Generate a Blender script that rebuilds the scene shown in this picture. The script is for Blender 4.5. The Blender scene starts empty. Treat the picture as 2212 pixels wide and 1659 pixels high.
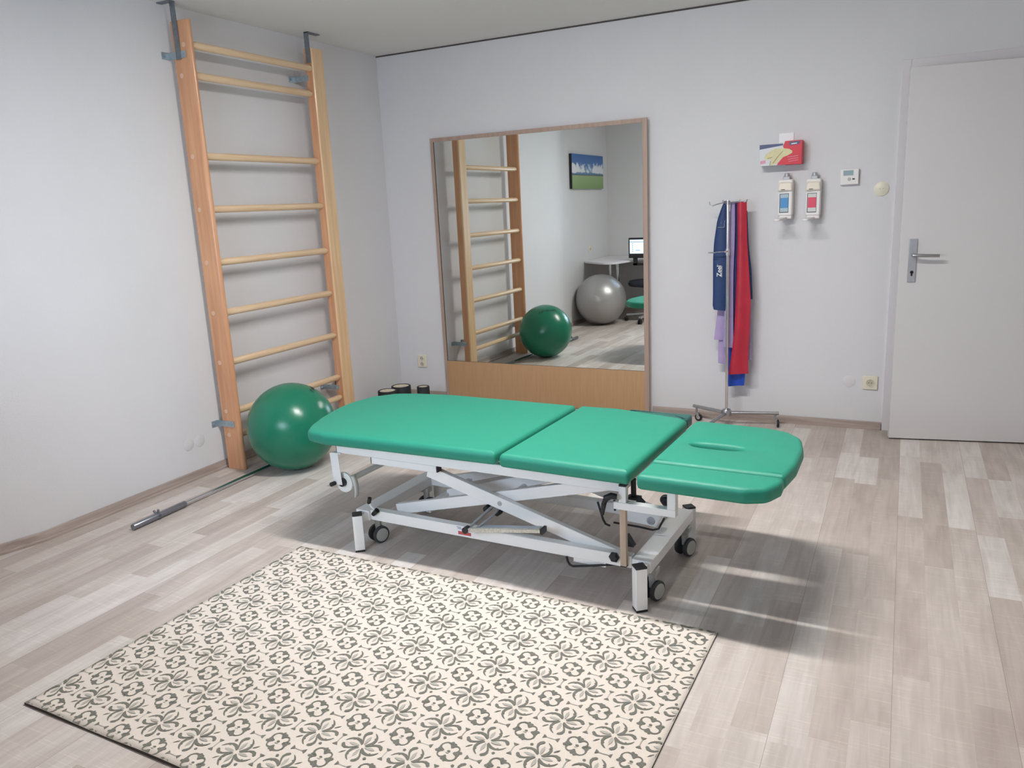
import bpy, bmesh, math, random
from mathutils import Vector, Matrix

random.seed(7)
PI = math.pi
COL = bpy.context.scene.collection
scene = bpy.context.scene

# ------------------------------------------------------------------ materials
def lin(c):
    out = []
    for v in c[:3]:
        v = v / 255.0
        out.append(v / 12.92 if v <= 0.04045 else ((v + 0.055) / 1.055) ** 2.4)
    return (out[0], out[1], out[2], 1.0)

def new_mat(name):
    m = bpy.data.materials.new(name)
    m.use_nodes = True
    nt = m.node_tree
    return m, nt, nt.nodes['Principled BSDF']

def simple(name, rgb, rough=0.5, metal=0.0, noise=0.0, nscale=40.0, bump=0.0, bscale=200.0, spec=0.5, stretch=None, coat=0.0):
    m, nt, b = new_mat(name)
    N, L = nt.nodes, nt.links
    b.inputs['Roughness'].default_value = rough
    b.inputs['Metallic'].default_value = metal
    b.inputs['Specular IOR Level'].default_value = spec
    b.inputs['Coat Weight'].default_value = coat
    b.inputs['Base Color'].default_value = lin(rgb)
    tc = N.new('ShaderNodeTexCoord')
    src = tc.outputs['Object']
    if stretch:
        mp = N.new('ShaderNodeMapping'); mp.inputs['Scale'].default_value = stretch
        L.new(src, mp.inputs['Vector']); src = mp.outputs['Vector']
    if noise > 0:
        n = N.new('ShaderNodeTexNoise'); n.inputs['Scale'].default_value = nscale
        n.inputs['Detail'].default_value = 4
        L.new(src, n.inputs['Vector'])
        r = N.new('ShaderNodeValToRGB')
        r.color_ramp.elements[0].position = 0.3; r.color_ramp.elements[1].position = 0.7
        c = lin(rgb)
        r.color_ramp.elements[0].color = tuple(max(0, x * (1 - noise)) for x in c[:3]) + (1,)
        r.color_ramp.elements[1].color = tuple(min(1, x * (1 + noise)) for x in c[:3]) + (1,)
        L.new(n.outputs['Fac'], r.inputs['Fac']); L.new(r.outputs['Color'], b.inputs['Base Color'])
    if bump > 0:
        n2 = N.new('ShaderNodeTexNoise'); n2.inputs['Scale'].default_value = bscale
        n2.inputs['Detail'].default_value = 3
        L.new(src, n2.inputs['Vector'])
        bp = N.new('ShaderNodeBump'); bp.inputs['Strength'].default_value = bump
        bp.inputs['Distance'].default_value = 0.002
        L.new(n2.outputs['Fac'], bp.inputs['Height']); L.new(bp.outputs['Normal'], b.inputs['Normal'])
    return m

def wood_mat(name, rgb_a, rgb_b, rough, axis='z', scale=1.0, coat=0.0):
    m, nt, b = new_mat(name)
    N, L = nt.nodes, nt.links
    tc = N.new('ShaderNodeTexCoord'); mp = N.new('ShaderNodeMapping')
    s = {'x': (1.2, 22, 22), 'y': (22, 1.2, 22), 'z': (22, 22, 1.2)}[axis]
    mp.inputs['Scale'].default_value = tuple(v * scale for v in s)
    L.new(tc.outputs['Object'], mp.inputs['Vector'])
    n = N.new('ShaderNodeTexNoise'); n.inputs['Scale'].default_value = 2.2; n.inputs['Detail'].default_value = 6
    n.inputs['Distortion'].default_value = 0.6
    L.new(mp.outputs['Vector'], n.inputs['Vector'])
    r = N.new('ShaderNodeValToRGB')
    r.color_ramp.elements[0].position = 0.32; r.color_ramp.elements[0].color = lin(rgb_a)
    r.color_ramp.elements[1].position = 0.68; r.color_ramp.elements[1].color = lin(rgb_b)
    L.new(n.outputs['Fac'], r.inputs['Fac']); L.new(r.outputs['Color'], b.inputs['Base Color'])
    b.inputs['Roughness'].default_value = rough
    b.inputs['Coat Weight'].default_value = coat; b.inputs['Coat Roughness'].default_value = 0.15
    return m

def math_node(nt, op, a=None, b=None, c=None):
    n = nt.nodes.new('ShaderNodeMath'); n.operation = op
    for i, v in enumerate((a, b, c)):
        if v is None: continue
        if isinstance(v, (int, float)): n.inputs[i].default_value = v
        else: nt.links.new(v, n.inputs[i])
    return n.outputs[0]

def floor_mat():
    m, nt, b = new_mat('laminate_floor')
    N, L = nt.nodes, nt.links
    tc = N.new('ShaderNodeTexCoord'); sp = N.new('ShaderNodeSeparateXYZ')
    L.new(tc.outputs['Object'], sp.inputs[0])
    X, Y = sp.outputs['X'], sp.outputs['Y']
    W = 0.0965
    sx = math_node(nt, 'DIVIDE', math_node(nt, 'SUBTRACT', X, 3.49 - 40 * W), W)
    ix = math_node(nt, 'FLOOR', sx)
    fx = math_node(nt, 'FRACT', sx)
    wn = N.new('ShaderNodeTexWhiteNoise'); wn.noise_dimensions = '1D'; L.new(ix, wn.inputs['W'])
    yy = math_node(nt, 'ADD', math_node(nt, 'DIVIDE', Y, 1.28), math_node(nt, 'MULTIPLY', wn.outputs['Value'], 7.3))
    iy = math_node(nt, 'FLOOR', yy); fy = math_node(nt, 'FRACT', yy)
    cell = math_node(nt, 'ADD', math_node(nt, 'MULTIPLY', ix, 17.31), math_node(nt, 'MULTIPLY', iy, 3.77))
    wn2 = N.new('ShaderNodeTexWhiteNoise'); wn2.noise_dimensions = '1D'; L.new(cell, wn2.inputs['W'])
    split = math_node(nt, 'ADD', math_node(nt, 'MULTIPLY', wn2.outputs['Value'], 0.4), 0.3)
    sub = math_node(nt, 'LESS_THAN', fy, split)
    cell2 = math_node(nt, 'ADD', cell, math_node(nt, 'MULTIPLY', sub, 101.7))
    wn3 = N.new('ShaderNodeTexWhiteNoise'); wn3.noise_dimensions = '1D'; L.new(cell2, wn3.inputs['W'])
    ramp = N.new('ShaderNodeValToRGB')
    els = ramp.color_ramp.elements
    els[0].position = 0.0; els[0].color = lin((184, 173, 166))
    els[1].position = 1.0; els[1].color = lin((216, 210, 206))
    for pos, c in ((0.18, (190, 179, 172)), (0.4, (198, 188, 181)), (0.62, (205, 196, 190)), (0.82, (210, 203, 198))):
        e = els.new(pos); e.color = lin(c)
    L.new(wn3.outputs['Value'], ramp.inputs['Fac'])
    # grain, stretched along the boards and shifted per block
    cmb = N.new('ShaderNodeCombineXYZ')
    L.new(math_node(nt, 'MULTIPLY', X, 34.0), cmb.inputs[0])
    L.new(math_node(nt, 'MULTIPLY', Y, 2.0), cmb.inputs[1])
    L.new(math_node(nt, 'MULTIPLY', cell2, 1.7), cmb.inputs[2])
    n = N.new('ShaderNodeTexNoise'); n.inputs['Scale'].default_value = 1.0; n.inputs['Detail'].default_value = 6
    n.inputs['Distortion'].default_value = 1.2
    L.new(cmb.outputs[0], n.inputs['Vector'])
    gr = N.new('ShaderNodeValToRGB')
    gr.color_ramp.elements[0].position = 0.3; gr.color_ramp.elements[0].color = (0.90, 0.885, 0.875, 1)
    gr.color_ramp.elements[1].position = 0.66; gr.color_ramp.elements[1].color = (1.05, 1.05, 1.05, 1)
    L.new(n.outputs['Fac'], gr.inputs['Fac'])
    # broad smoky patches
    n2 = N.new('ShaderNodeTexNoise'); n2.inputs['Scale'].default_value = 1.0; n2.inputs['Detail'].default_value = 2
    cmb2 = N.new('ShaderNodeCombineXYZ')
    L.new(math_node(nt, 'MULTIPLY', X, 16.0), cmb2.inputs[0]); L.new(math_node(nt, 'MULTIPLY', Y, 4.0), cmb2.inputs[1])
    L.new(math_node(nt, 'MULTIPLY', cell2, 0.9), cmb2.inputs[2]); L.new(cmb2.outputs[0], n2.inputs['Vector'])
    g2 = N.new('ShaderNodeValToRGB')
    g2.color_ramp.elements[0].position = 0.33; g2.color_ramp.elements[0].color = (0.90, 0.89, 0.88, 1)
    g2.color_ramp.elements[1].position = 0.6; g2.color_ramp.elements[1].color = (1.02, 1.02, 1.02, 1)
    L.new(n2.outputs['Fac'], g2.inputs['Fac'])
    # fine cross saw marks
    cmb3 = N.new('ShaderNodeCombineXYZ')
    L.new(math_node(nt, 'MULTIPLY', X, 9.0), cmb3.inputs[0]); L.new(math_node(nt, 'MULTIPLY', Y, 150.0), cmb3.inputs[1])
    L.new(cell2, cmb3.inputs[2])
    n3 = N.new('ShaderNodeTexNoise'); n3.inputs['Scale'].default_value = 1.0; n3.inputs['Detail'].default_value = 1
    L.new(cmb3.outputs[0], n3.inputs['Vector'])
    g3 = N.new('ShaderNodeValToRGB')
    g3.color_ramp.elements[0].position = 0.56; g3.color_ramp.elements[0].color = (1, 1, 1, 1)
    g3.color_ramp.elements[1].position = 0.75; g3.color_ramp.elements[1].color = (1.12, 1.12, 1.11, 1)
    L.new(n3.outputs['Fac'], g3.inputs['Fac'])
    def mul(a, b_):
        mx = N.new('ShaderNodeMix'); mx.data_type = 'RGBA'; mx.blend_type = 'MULTIPLY'
        mx.inputs['Factor'].default_value = 1.0
        L.new(a, mx.inputs['A']); L.new(b_, mx.inputs['B']); return mx.outputs['Result']
    col = mul(mul(mul(ramp.outputs['Color'], gr.outputs['Color']), g2.outputs['Color']), g3.outputs['Color'])
    # seams between full boards (three strips wide)
    s3 = math_node(nt, 'FRACT', math_node(nt, 'DIVIDE', math_node(nt, 'ADD', sx, -1.0 + 0.0), 3.0))
    e = math_node(nt, 'LESS_THAN', s3, 0.006)
    mx = N.new('ShaderNodeMix'); mx.data_type = 'RGBA'
    L.new(math_node(nt, 'MULTIPLY', e, 0.55), mx.inputs['Factor'])
    L.new(col, mx.inputs['A']); mx.inputs['B'].default_value = lin((120, 105, 98))
    L.new(mx.outputs['Result'], b.inputs['Base Color'])
    b.inputs['Roughness'].default_value = 0.52
    b.inputs['Specular IOR Level'].default_value = 0.3
    bp = N.new('ShaderNodeBump'); bp.inputs['Strength'].default_value = 0.12; bp.inputs['Distance'].default_value = 0.001
    L.new(n.outputs['Fac'], bp.inputs['Height']); L.new(bp.outputs['Normal'], b.inputs['Normal'])
    return m

def emit_mat(name, rgb, strength):
    m = bpy.data.materials.new(name); m.use_nodes = True
    nt = m.node_tree; nt.nodes.clear()
    o = nt.nodes.new('ShaderNodeOutputMaterial'); e = nt.nodes.new('ShaderNodeEmission')
    e.inputs['Color'].default_value = lin(rgb); e.inputs['Strength'].default_value = strength
    nt.links.new(e.outputs[0], o.inputs['Surface'])
    return m

def glass_mat():
    m = bpy.data.materials.new('window_glass'); m.use_nodes = True
    nt = m.node_tree; nt.nodes.clear()
    o = nt.nodes.new('ShaderNodeOutputMaterial'); t = nt.nodes.new('ShaderNodeBsdfTransparent')
    g = nt.nodes.new('ShaderNodeBsdfGlossy'); g.inputs['Roughness'].default_value = 0.02
    f = nt.nodes.new('ShaderNodeFresnel'); f.inputs['IOR'].default_value = 1.45
    mx = nt.nodes.new('ShaderNodeMixShader')
    nt.links.new(f.outputs[0], mx.inputs[0]); nt.links.new(t.outputs[0], mx.inputs[1]); nt.links.new(g.outputs[0], mx.inputs[2])
    nt.links.new(mx.outputs[0], o.inputs['Surface'])
    return m

def picture_mat():
    # landscape photo print: blue sky with clouds above a green meadow
    m, nt, b = new_mat('landscape_print')
    N, L = nt.nodes, nt.links
    tc = N.new('ShaderNodeTexCoord'); sp = N.new('ShaderNodeSeparateXYZ'); L.new(tc.outputs['Object'], sp.inputs[0])
    Y, Z = sp.outputs['Y'], sp.outputs['Z']
    t = math_node(nt, 'DIVIDE', Z, 0.385)
    ramp = N.new('ShaderNodeValToRGB'); els = ramp.color_ramp.elements
    els[0].position = 0.0; els[0].color = lin((124, 150, 96))
    els[1].position = 1.0; els[1].color = lin((58, 100, 160))
    for pos, c in ((0.30, (142, 170, 118)), (0.385, (150, 172, 124)), (0.395, (62, 84, 92)), (0.43, (88, 122, 158)), (0.52, (128, 160, 196)), (0.7, (72, 116, 178))):
        e = els.new(pos); e.color = lin(c)
    L.new(t, ramp.inputs['Fac'])
    n = N.new('ShaderNodeTexNoise'); n.inputs['Scale'].default_value = 7; n.inputs['Detail'].default_value = 7
    n.inputs['Distortion'].default_value = 0.4
    L.new(tc.outputs['Object'], n.inputs['Vector'])
    band = N.new('ShaderNodeValToRGB'); be = band.color_ramp.elements
    be[0].position = 0.42; be[0].color = (0, 0, 0, 1)
    be[1].position = 0.9; be[1].color = (0, 0, 0, 1)
    x = be.new(0.50); x.color = (0.75, 0.75, 0.75, 1)
    x = be.new(0.72); x.color = (0.5, 0.5, 0.5, 1)
    L.new(t, band.inputs['Fac'])
    s = math_node(nt, 'ADD', n.outputs['Fac'], math_node(nt, 'MULTIPLY', band.outputs['Color'], 0.42))
    cr = N.new('ShaderNodeValToRGB'); cr.color_ramp.elements[0].position = 0.70; cr.color_ramp.elements[1].position = 0.80
    L.new(s, cr.inputs['Fac'])
    mx = N.new('ShaderNodeMix'); mx.data_type = 'RGBA'
    L.new(cr.outputs['Color'], mx.inputs['Factor']); L.new(ramp.outputs['Color'], mx.inputs['A'])
    mx.inputs['B'].default_value = lin((222, 226, 232))
    L.new(mx.outputs['Result'], b.inputs['Base Color']); b.inputs['Roughness'].default_value = 0.45
    return m

M = {}
M['wall'] = simple('wall_paint', (217, 216, 218), 0.85, noise=0.012, nscale=3, bump=0.35, bscale=160, spec=0.2)
M['ceiling'] = simple('ceiling_paint', (228, 227, 223), 0.9, noise=0.01, nscale=3, bump=0.3, bscale=140, spec=0.2)
M['floor'] = floor_mat()
M['baseboard'] = wood_mat('baseboard_laminate', (150, 134, 126), (182, 168, 160), 0.5, 'x', 0.8)
M['baseboard_y'] = wood_mat('baseboard_laminate_long', (150, 134, 126), (182, 168, 160), 0.5, 'y', 0.8)
M['gap'] = simple('shadow_gap', (84, 78, 76), 0.9)
M['door'] = simple('door_lacquer', (212, 210, 210), 0.42, noise=0.01, nscale=2)
M['jamb'] = simple('jamb_lacquer', (216, 212, 214), 0.45)
M['steel'] = simple('brushed_steel', (178, 178, 182), 0.32, 1.0, noise=0.05, nscale=60)
M['steel_matt'] = simple('matt_steel', (176, 178, 184), 0.5, 0.4, noise=0.05, nscale=60)
M['galv'] = simple('galvanised_steel', (176, 190, 198), 0.42, 0.75, noise=0.12, nscale=45)
M['galv_dark'] = simple('galvanised_strap', (132, 136, 142), 0.5, 0.6, noise=0.15, nscale=45)
M['chrome'] = simple('chrome', (222, 222, 226), 0.12, 1.0)
M['bar_steel'] = simple('barbell_steel', (140, 142, 150), 0.34, 0.85, noise=0.05, nscale=50)
M['black'] = simple('black_plastic', (30, 30, 34), 0.45, noise=0.08, nscale=40)
M['rubber'] = simple('grey_rubber', (62, 64, 66), 0.6)
M['hub'] = simple('wheel_hub_grey', (178, 178, 172), 0.45)
M['white_metal'] = simple('white_powder_coat', (240, 239, 237), 0.38, noise=0.01, nscale=10)
M['vinyl'] = simple('green_vinyl', (34, 142, 117), 0.50, noise=0.02, nscale=12, bump=0.16, bscale=900, spec=0.5)
M['vinyl_shaded'] = simple('shaded_green_vinyl', (38, 92, 86), 0.45, noise=0.02, nscale=12, bump=0.1, bscale=900)  # darker copy of the green vinyl for the shaded seat corner
M['board'] = simple('cushion_board', (96, 74, 60), 0.7)
M['ball_green'] = simple('green_ball_rubber', (26, 118, 90), 0.26, noise=0.03, nscale=5)
M['ball_grey'] = simple('silver_ball_rubber', (176, 174, 174), 0.36, 0.55, noise=0.02, nscale=5)
M['print'] = simple('dark_print', (22, 40, 36), 0.5)
M['pine'] = wood_mat('pine_post', (204, 146, 108), (220, 166, 124), 0.38, 'z', 0.9, coat=0.3)
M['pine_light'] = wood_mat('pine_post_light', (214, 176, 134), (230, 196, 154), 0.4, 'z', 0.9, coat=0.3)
M['rung'] = wood_mat('rung_wood', (216, 184, 146), (232, 204, 170), 0.42, 'y', 1.2, coat=0.2)
M['plug'] = simple('dowel_plug', (226, 186, 160), 0.5)
M['frame_pink'] = wood_mat('mirror_edge_wood', (166, 142, 128), (178, 154, 140), 0.5, 'z', 1.0)
M['beech'] = wood_mat('beech_panel', (180, 142, 104), (188, 150, 112), 0.5, 'z', 2.6)
M['mirror'] = simple('mirror_silver', (236, 240, 236), 0.004, 1.0)
M['mirror_dark'] = simple('mirror_shade_and_joint_dark', (64, 56, 52), 0.6)
M['stick'] = wood_mat('support_stick_wood', (178, 156, 134), (196, 174, 152), 0.5, 'z', 2.0)
M['cream'] = simple('cream_plastic', (226, 220, 200), 0.4)
M['cream_dark'] = simple('socket_recess', (196, 188, 164), 0.5)
M['white_plastic'] = simple('white_plastic', (232, 228, 226), 0.35)
M['cream_hood'] = simple('warm_white_plastic', (232, 222, 206), 0.35)
M['lcd'] = simple('lcd_display', (150, 172, 178), 0.25)
M['red_box'] = simple('red_card', (206, 34, 54), 0.45, noise=0.05, nscale=30)
M['grey_box'] = simple('silver_card', (208, 210, 214), 0.42, noise=0.03, nscale=30)
M['blue_box'] = simple('navy_card', (70, 78, 118), 0.45)
M['glove'] = simple('latex_cream', (214, 206, 160), 0.55, noise=0.05, nscale=60)
M['glove_line'] = simple('latex_fold', (160, 146, 104), 0.6)
M['pinkprint'] = simple('pink_print', (216, 150, 168), 0.5)
M['paper'] = simple('white_paper', (240, 240, 242), 0.6)
M['blue_label'] = simple('blue_label', (72, 140, 196), 0.4)
M['red_label'] = simple('red_label', (220, 72, 96), 0.4)
M['bottle'] = simple('clear_bottle', (206, 208, 204), 0.25)
M['bottle_blue'] = simple('pale_blue_bottle', (164, 184, 192), 0.3)  # pale blue-grey tone of the left dispenser's bottle
M['navy'] = simple('navy_band', (30, 56, 102), 0.55, noise=0.08, nscale=30)
M['lilac'] = simple('lilac_band', (158, 146, 190), 0.5, noise=0.05, nscale=20)
M['lilac_pale'] = simple('pale_lilac_band', (174, 156, 198), 0.5, noise=0.05, nscale=20)
M['indigo'] = simple('indigo_band', (48, 44, 104), 0.55, noise=0.05, nscale=20)
M['red_band'] = simple('red_band', (174, 32, 52), 0.42, noise=0.1, nscale=12)
M['blue_band'] = simple('royal_blue_band', (22, 68, 172), 0.45, noise=0.05, nscale=20)
M['lettering'] = simple('white_lettering', (232, 234, 238), 0.5)
M['rug'] = simple('rug_cream', (227, 217, 206), 0.95, noise=0.03, nscale=220, bump=0.5, bscale=500, spec=0.1)
M['rug_dark'] = simple('rug_grey_yarn', (122, 122, 114), 0.95, noise=0.10, nscale=300, spec=0.1)
M['rug_mid'] = simple('rug_light_grey_yarn', (182, 178, 170), 0.95, noise=0.06, nscale=300, spec=0.1)
M['rug_edge'] = simple('rug_edge_yarn', (82, 76, 70), 0.95)
M['foam'] = simple('black_foam', (34, 36, 40), 0.75, bump=0.4, bscale=120)
M['foam_core'] = simple('cream_foam', (220, 208, 184), 0.7, noise=0.14, nscale=50)
M['film'] = simple('couch_paper', (236, 238, 232), 0.6)
M['tape'] = simple('speckled_tape', (206, 203, 190), 0.35, 0.3, noise=0.22, nscale=160)
M['blue_grey'] = simple('blue_grey_metal', (172, 182, 196), 0.4)
M['beam_red'] = simple('sticker_red', (190, 84, 80), 0.5)
M['screen'] = emit_mat('screen_glow', (176, 214, 255), 1.25)
M['screen_line'] = emit_mat('screen_line', (84, 120, 190), 0.6)
M['desk'] = simple('white_desktop', (226, 222, 226), 0.35)
M['fabric_black'] = simple('black_upholstery', (36, 38, 48), 0.8, bump=0.3, bscale=300)
M['glass'] = glass_mat()
M['picture'] = picture_mat()
M['lamp'] = emit_mat('lamp_diffuser', (252, 249, 247), 92.0)
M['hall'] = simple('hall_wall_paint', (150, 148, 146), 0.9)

# ------------------------------------------------------------------ mesh builder
class MB:
    def __init__(self):
        self.bm = bmesh.new(); self.mats = []; self.cur = 0
    def mat(self, m):
        if m not in self.mats: self.mats.append(m)
        self.cur = self.mats.index(m); return self
    def _face(self, vs):
        try:
            f = self.bm.faces.new(vs); f.material_index = self.cur; return f
        except ValueError:
            return None
    def hull8(self, P):
        v = [self.bm.verts.new(p) for p in P]
        for q in ((0, 3, 2, 1), (4, 5, 6, 7), (0, 1, 5, 4), (1, 2, 6, 5), (2, 3, 7, 6), (3, 0, 4, 7)):
            self._face([v[i] for i in q])
        return self
    def box(self, x0, x1, y0, y1, z0, z1, mtx=None):
        P = [(x0, y0, z0), (x1, y0, z0), (x1, y1, z0), (x0, y1, z0), (x0, y0, z1), (x1, y0, z1), (x1, y1, z1), (x0, y1, z1)]
        if mtx is not None: P = [mtx @ Vector(p) for p in P]
        return self.hull8(P)
    def beam(self, a, b, w, h, up=(0, 0, 1)):
        """rectangular bar from a to b; w is measured sideways, h along 'up'"""
        a, b = Vector(a), Vector(b); d = (b - a).normalized(); up = Vector(up)
        s = d.cross(up).normalized(); u = s.cross(d).normalized()
        s *= w / 2; u *= h / 2
        return self.hull8([a - s - u, a + s - u, b + s - u, b - s - u, a - s + u, a + s + u, b + s + u, b - s + u])
    def ring(self, c, d, r, seg, start=None):
        d = Vector(d).normalized()
        if start is None:
            start = Vector((0, 0, 1)) if abs(d.z) < 0.9 else Vector((1, 0, 0))
        a = d.cross(start).normalized(); b = d.cross(a)
        return [self.bm.verts.new(Vector(c) + (a * math.cos(t) + b * math.sin(t)) * r) for t in [2 * PI * k / seg for k in range(seg)]]
    def cyl(self, a, b, r, r2=None, seg=20, caps=True):
        a, b = Vector(a), Vector(b); d = b - a
        A = self.ring(a, d, r, seg); B = self.ring(b, d, r if r2 is None else r2, seg)
        for i in range(seg):
            j = (i + 1) % seg; self._face([A[i], A[j], B[j], B[i]])
        if caps:
            self._face(list(reversed(A))); self._face(B)
        return self
    def tube(self, pts, r, seg=10):
        pts = [Vector(p) for p in pts]; rings = []
        ref = Vector((0.13, 0.31, 0.94)).normalized()
        for i, p in enumerate(pts):
            d = (pts[min(i + 1, len(pts) - 1)] - pts[max(i - 1, 0)]).normalized()
            rings.append(self.ring(p, d, r if not isinstance(r, (list, tuple)) else r[i], seg, ref))
        for A, B in zip(rings, rings[1:]):
            for i in range(seg):
                j = (i + 1) % seg; self._face([A[i], A[j], B[j], B[i]])
        self._face(list(reversed(rings[0]))); self._face(rings[-1])
        return self
    def lathe(self, prof, c, axis=(0, 0, 1), seg=32, cap0=True, cap1=True):
        c = Vector(c); ax = Vector(axis).normalized(); rings = []
        for r, t in prof:
            rings.append(self.ring(c + ax * t, ax, max(r, 1e-4), seg))
        for A, B in zip(rings, rings[1:]):
            for i in range(seg):
                j = (i + 1) % seg; self._face([A[i], A[j], B[j], B[i]])
        if cap0: self._face(list(reversed(rings[0])))
        if cap1: self._face(rings[-1])
        return self
    def prism(self, poly, f0, f1):
        """poly: 2D points; f0, f1 map (a,b) to 3D at the two ends"""
        A = [self.bm.verts.new(f0(*p)) for p in poly]; B = [self.bm.verts.new(f1(*p)) for p in poly]
        n = len(poly)
        for i in range(n):
            j = (i + 1) % n; self._face([A[i], A[j], B[j], B[i]])
        self._face(list(reversed(A))); self._face(B)
        return self
    def grid(self, P):
        V = [[self.bm.verts.new(p) for p in row] for row in P]
        for i in range(len(V) - 1):
            for j in range(len(V[0]) - 1):
                self._face([V[i][j], V[i][j + 1], V[i + 1][j + 1], V[i + 1][j]])
        return self
    def build(self, name, mat=None, parent=None, bevel=0.0, sharp=38, fixn=True, loc=None):
        if mat is not None: self.mats = [mat] + [m for m in self.mats if m is not mat] if not self.mats else self.mats
        bm = self.bm
        if fixn: bmesh.ops.recalc_face_normals(bm, faces=bm.faces[:])
        for e in bm.edges:
            if len(e.link_faces) == 2 and e.calc_face_angle(0) > math.radians(sharp): e.smooth = False
        for f in bm.faces: f.smooth = True
        if loc is not None:
            bmesh.ops.translate(bm, verts=bm.verts[:], vec=-Vector(loc))
        me = bpy.data.meshes.new(name); bm.to_mesh(me); bm.free()
        for m in self.mats: me.materials.append(m)
        o = bpy.data.objects.new(name, me); COL.objects.link(o)
        if loc is not None: o.location = loc
        if parent is not None: o.parent = parent
        if bevel > 0:
            md = o.modifiers.new('bevel', 'BEVEL'); md.width = bevel; md.segments = 2; md.limit_method = 'ANGLE'
            md.angle_limit = math.radians(38); md.harden_normals = False
        return o

def tag(o, label, cat, group=None):
    o['label'] = label; o['category'] = cat
    if group: o['group'] = group
    return o
def thing(name, label, cat, loc=(0, 0, 0), rz=0.0, group=None):
    o = bpy.data.objects.new(name, None); COL.objects.link(o)
    o.location = loc; o.rotation_euler = (0, 0, rz); o.empty_display_size = 0.1
    return tag(o, label, cat, group)
def struct(o):
    o['kind'] = 'structure'; return o
def text_mesh(name, body, size, mtx, mat, parent=None, extrude=0.0006, shear=0.0):
    cu = bpy.data.curves.new(name + '_curve', 'FONT'); cu.body = body; cu.size = size; cu.extrude = extrude
    cu.align_x = 'CENTER'; cu.align_y = 'CENTER'; cu.shear = shear; cu.offset = size * 0.012
    tmp = bpy.data.objects.new(name + '_tmp', cu); COL.objects.link(tmp)
    dg = bpy.context.evaluated_depsgraph_get(); dg.update()
    me = bpy.data.meshes.new_from_object(tmp.evaluated_get(dg)); me.name = name
    bpy.data.objects.remove(tmp); bpy.data.curves.remove(cu)
    me.transform(mtx); me.materials.clear(); me.materials.append(mat)
    o = bpy.data.objects.new(name, me); COL.objects.link(o)
    if parent: o.parent = parent
    return o

# ------------------------------------------------------------------ room shell
H = 2.476
LEFT = [(0.0, 0.0), (0.0, -2.92), (-0.12, -3.34), (-0.165, -4.78)]
mb = MB()
outer = [(x - 0.12, y) for x, y in LEFT]
poly = LEFT + list(reversed(outer))
mb.prism(poly, lambda a, b: (a, b, 0), lambda a, b: (a, b, H))
struct(mb.build('wall_left', M['wall']))
# back wall with the doorway
DX0, DX1, DZ = 3.425, 4.285, 2.0
mb = MB()
mb.box(-0.12, DX0, 0, 0.12, 0, H); mb.box(DX0, DX1, 0, 0.12, DZ + 0.03, H); mb.box(DX1, 4.85, 0, 0.12, 0, H)
struct(mb.build('wall_back', M['wall']))
mb = MB(); mb.box(4.85, 4.97, -6.3, 0.12, 0, H); struct(mb.build('wall_right', M['wall']))
WX0, WX1, WZ0, WZ1 = 0.86, 2.11, 0.86, 1.66
mb = MB()
mb.box(-0.285, WX0, -4.90, -4.78, 0, H); mb.box(WX1, 2.60, -4.90, -4.78, 0, H)
mb.box(WX0, WX1, -4.90, -4.78, 0, WZ0); mb.box(WX0, WX1, -4.90, -4.78, WZ1, H)
struct(mb.build('wall_rear', M['wall']))
mb = MB(); mb.box(2.48, 2.60, -6.3, -4.90, 0, H); struct(mb.build('wall_alcove', M['wall']))
mb = MB(); mb.box(2.48, 4.97, -6.42, -6.3, 0, H); struct(mb.build('wall_alcove_rear', M['wall']))
mb = MB(); mb.box(-0.30, 4.97, -6.42, 1.4, -0.06, 0.0); struct(mb.build('floor', M['floor']))
mb = MB(); mb.box(-0.30, 4.97, -6.42, 1.4, H, H + 0.06); struct(mb.build('ceiling', M['ceiling']))
# little hall behind the door
mb = MB()
mb.box(3.0, 3.1, 0.12, 1.4, 0, H); mb.box(4.85, 4.95, 0.12, 1.4, 0, H); mb.box(3.0, 4.95, 1.3, 1.4, 0, H)
struct(mb.build('wall_hall', M['hall']))
# window in the rear wall
mb = MB()
fw = 0.05
for a in ((WX0, WX1, WZ0, WZ0 + fw), (WX0, WX1, WZ1 - fw, WZ1), (WX0, WX0 + fw, WZ0, WZ1), (WX1 - fw, WX1, WZ0, WZ1), (1.46, 1.51, WZ0, WZ1)):
    mb.box(a[0], a[1], -4.87, -4.82, a[2], a[3])
w = struct(mb.build('window_1', M['white_metal']))
mb = MB(); mb.box(WX0 + 0.02, WX1 - 0.02, -4.848, -4.842, WZ0 + 0.02, WZ1 - 0.02); mb.build('pane', M['glass'], w)
mb = MB(); mb.box(WX0 - 0.03, WX1 + 0.03, -4.80, -4.74, WZ0 - 0.025, WZ0); mb.build('window_sill', M['white_plastic'], w)

def board_profile(d):
    # two-step skirting: a flat foot and a raised rounded top
    return [(0, 0), (0.022, 0), (0.022, 0.010), (0.013, 0.014), (0.013, 0.040), (0.010, 0.046), (0, 0.046)]
def skirting(name, pts, side, mat):
    """pts: polyline on the floor; side: unit offset into the room for each segment end"""
    mb = MB(); prof = board_profile(0)
    for (a, b), n in zip(zip(pts, pts[1:]), side):
        a, b, n = Vector((*a, 0)), Vector((*b, 0)), Vector((*n, 0))
        mb.prism(prof, lambda d, z: a + n * d + Vector((0, 0, z)), lambda d, z: b + n * d + Vector((0, 0, z)))
    return struct(mb.build(name, mat))
skirting('baseboard_left', LEFT, [(1, 0), (1, 0), (1, 0)], M['baseboard_y'])
mb = MB(); prof = board_profile(0)
for x0, x1 in ((0.0, 0.405), (2.005, 3.384)):
    mb.prism(prof, lambda d, z: (x0, -d, z), lambda d, z: (x1, -d, z))
struct(mb.build('baseboard_back', M['baseboard']))
mb = MB(); mb.prism(prof, lambda d, z: (0.0, -4.78 + d, z), lambda d, z: (2.6, -4.78 + d, z))
struct(mb.build('baseboard_rear', M['baseboard']))
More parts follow.
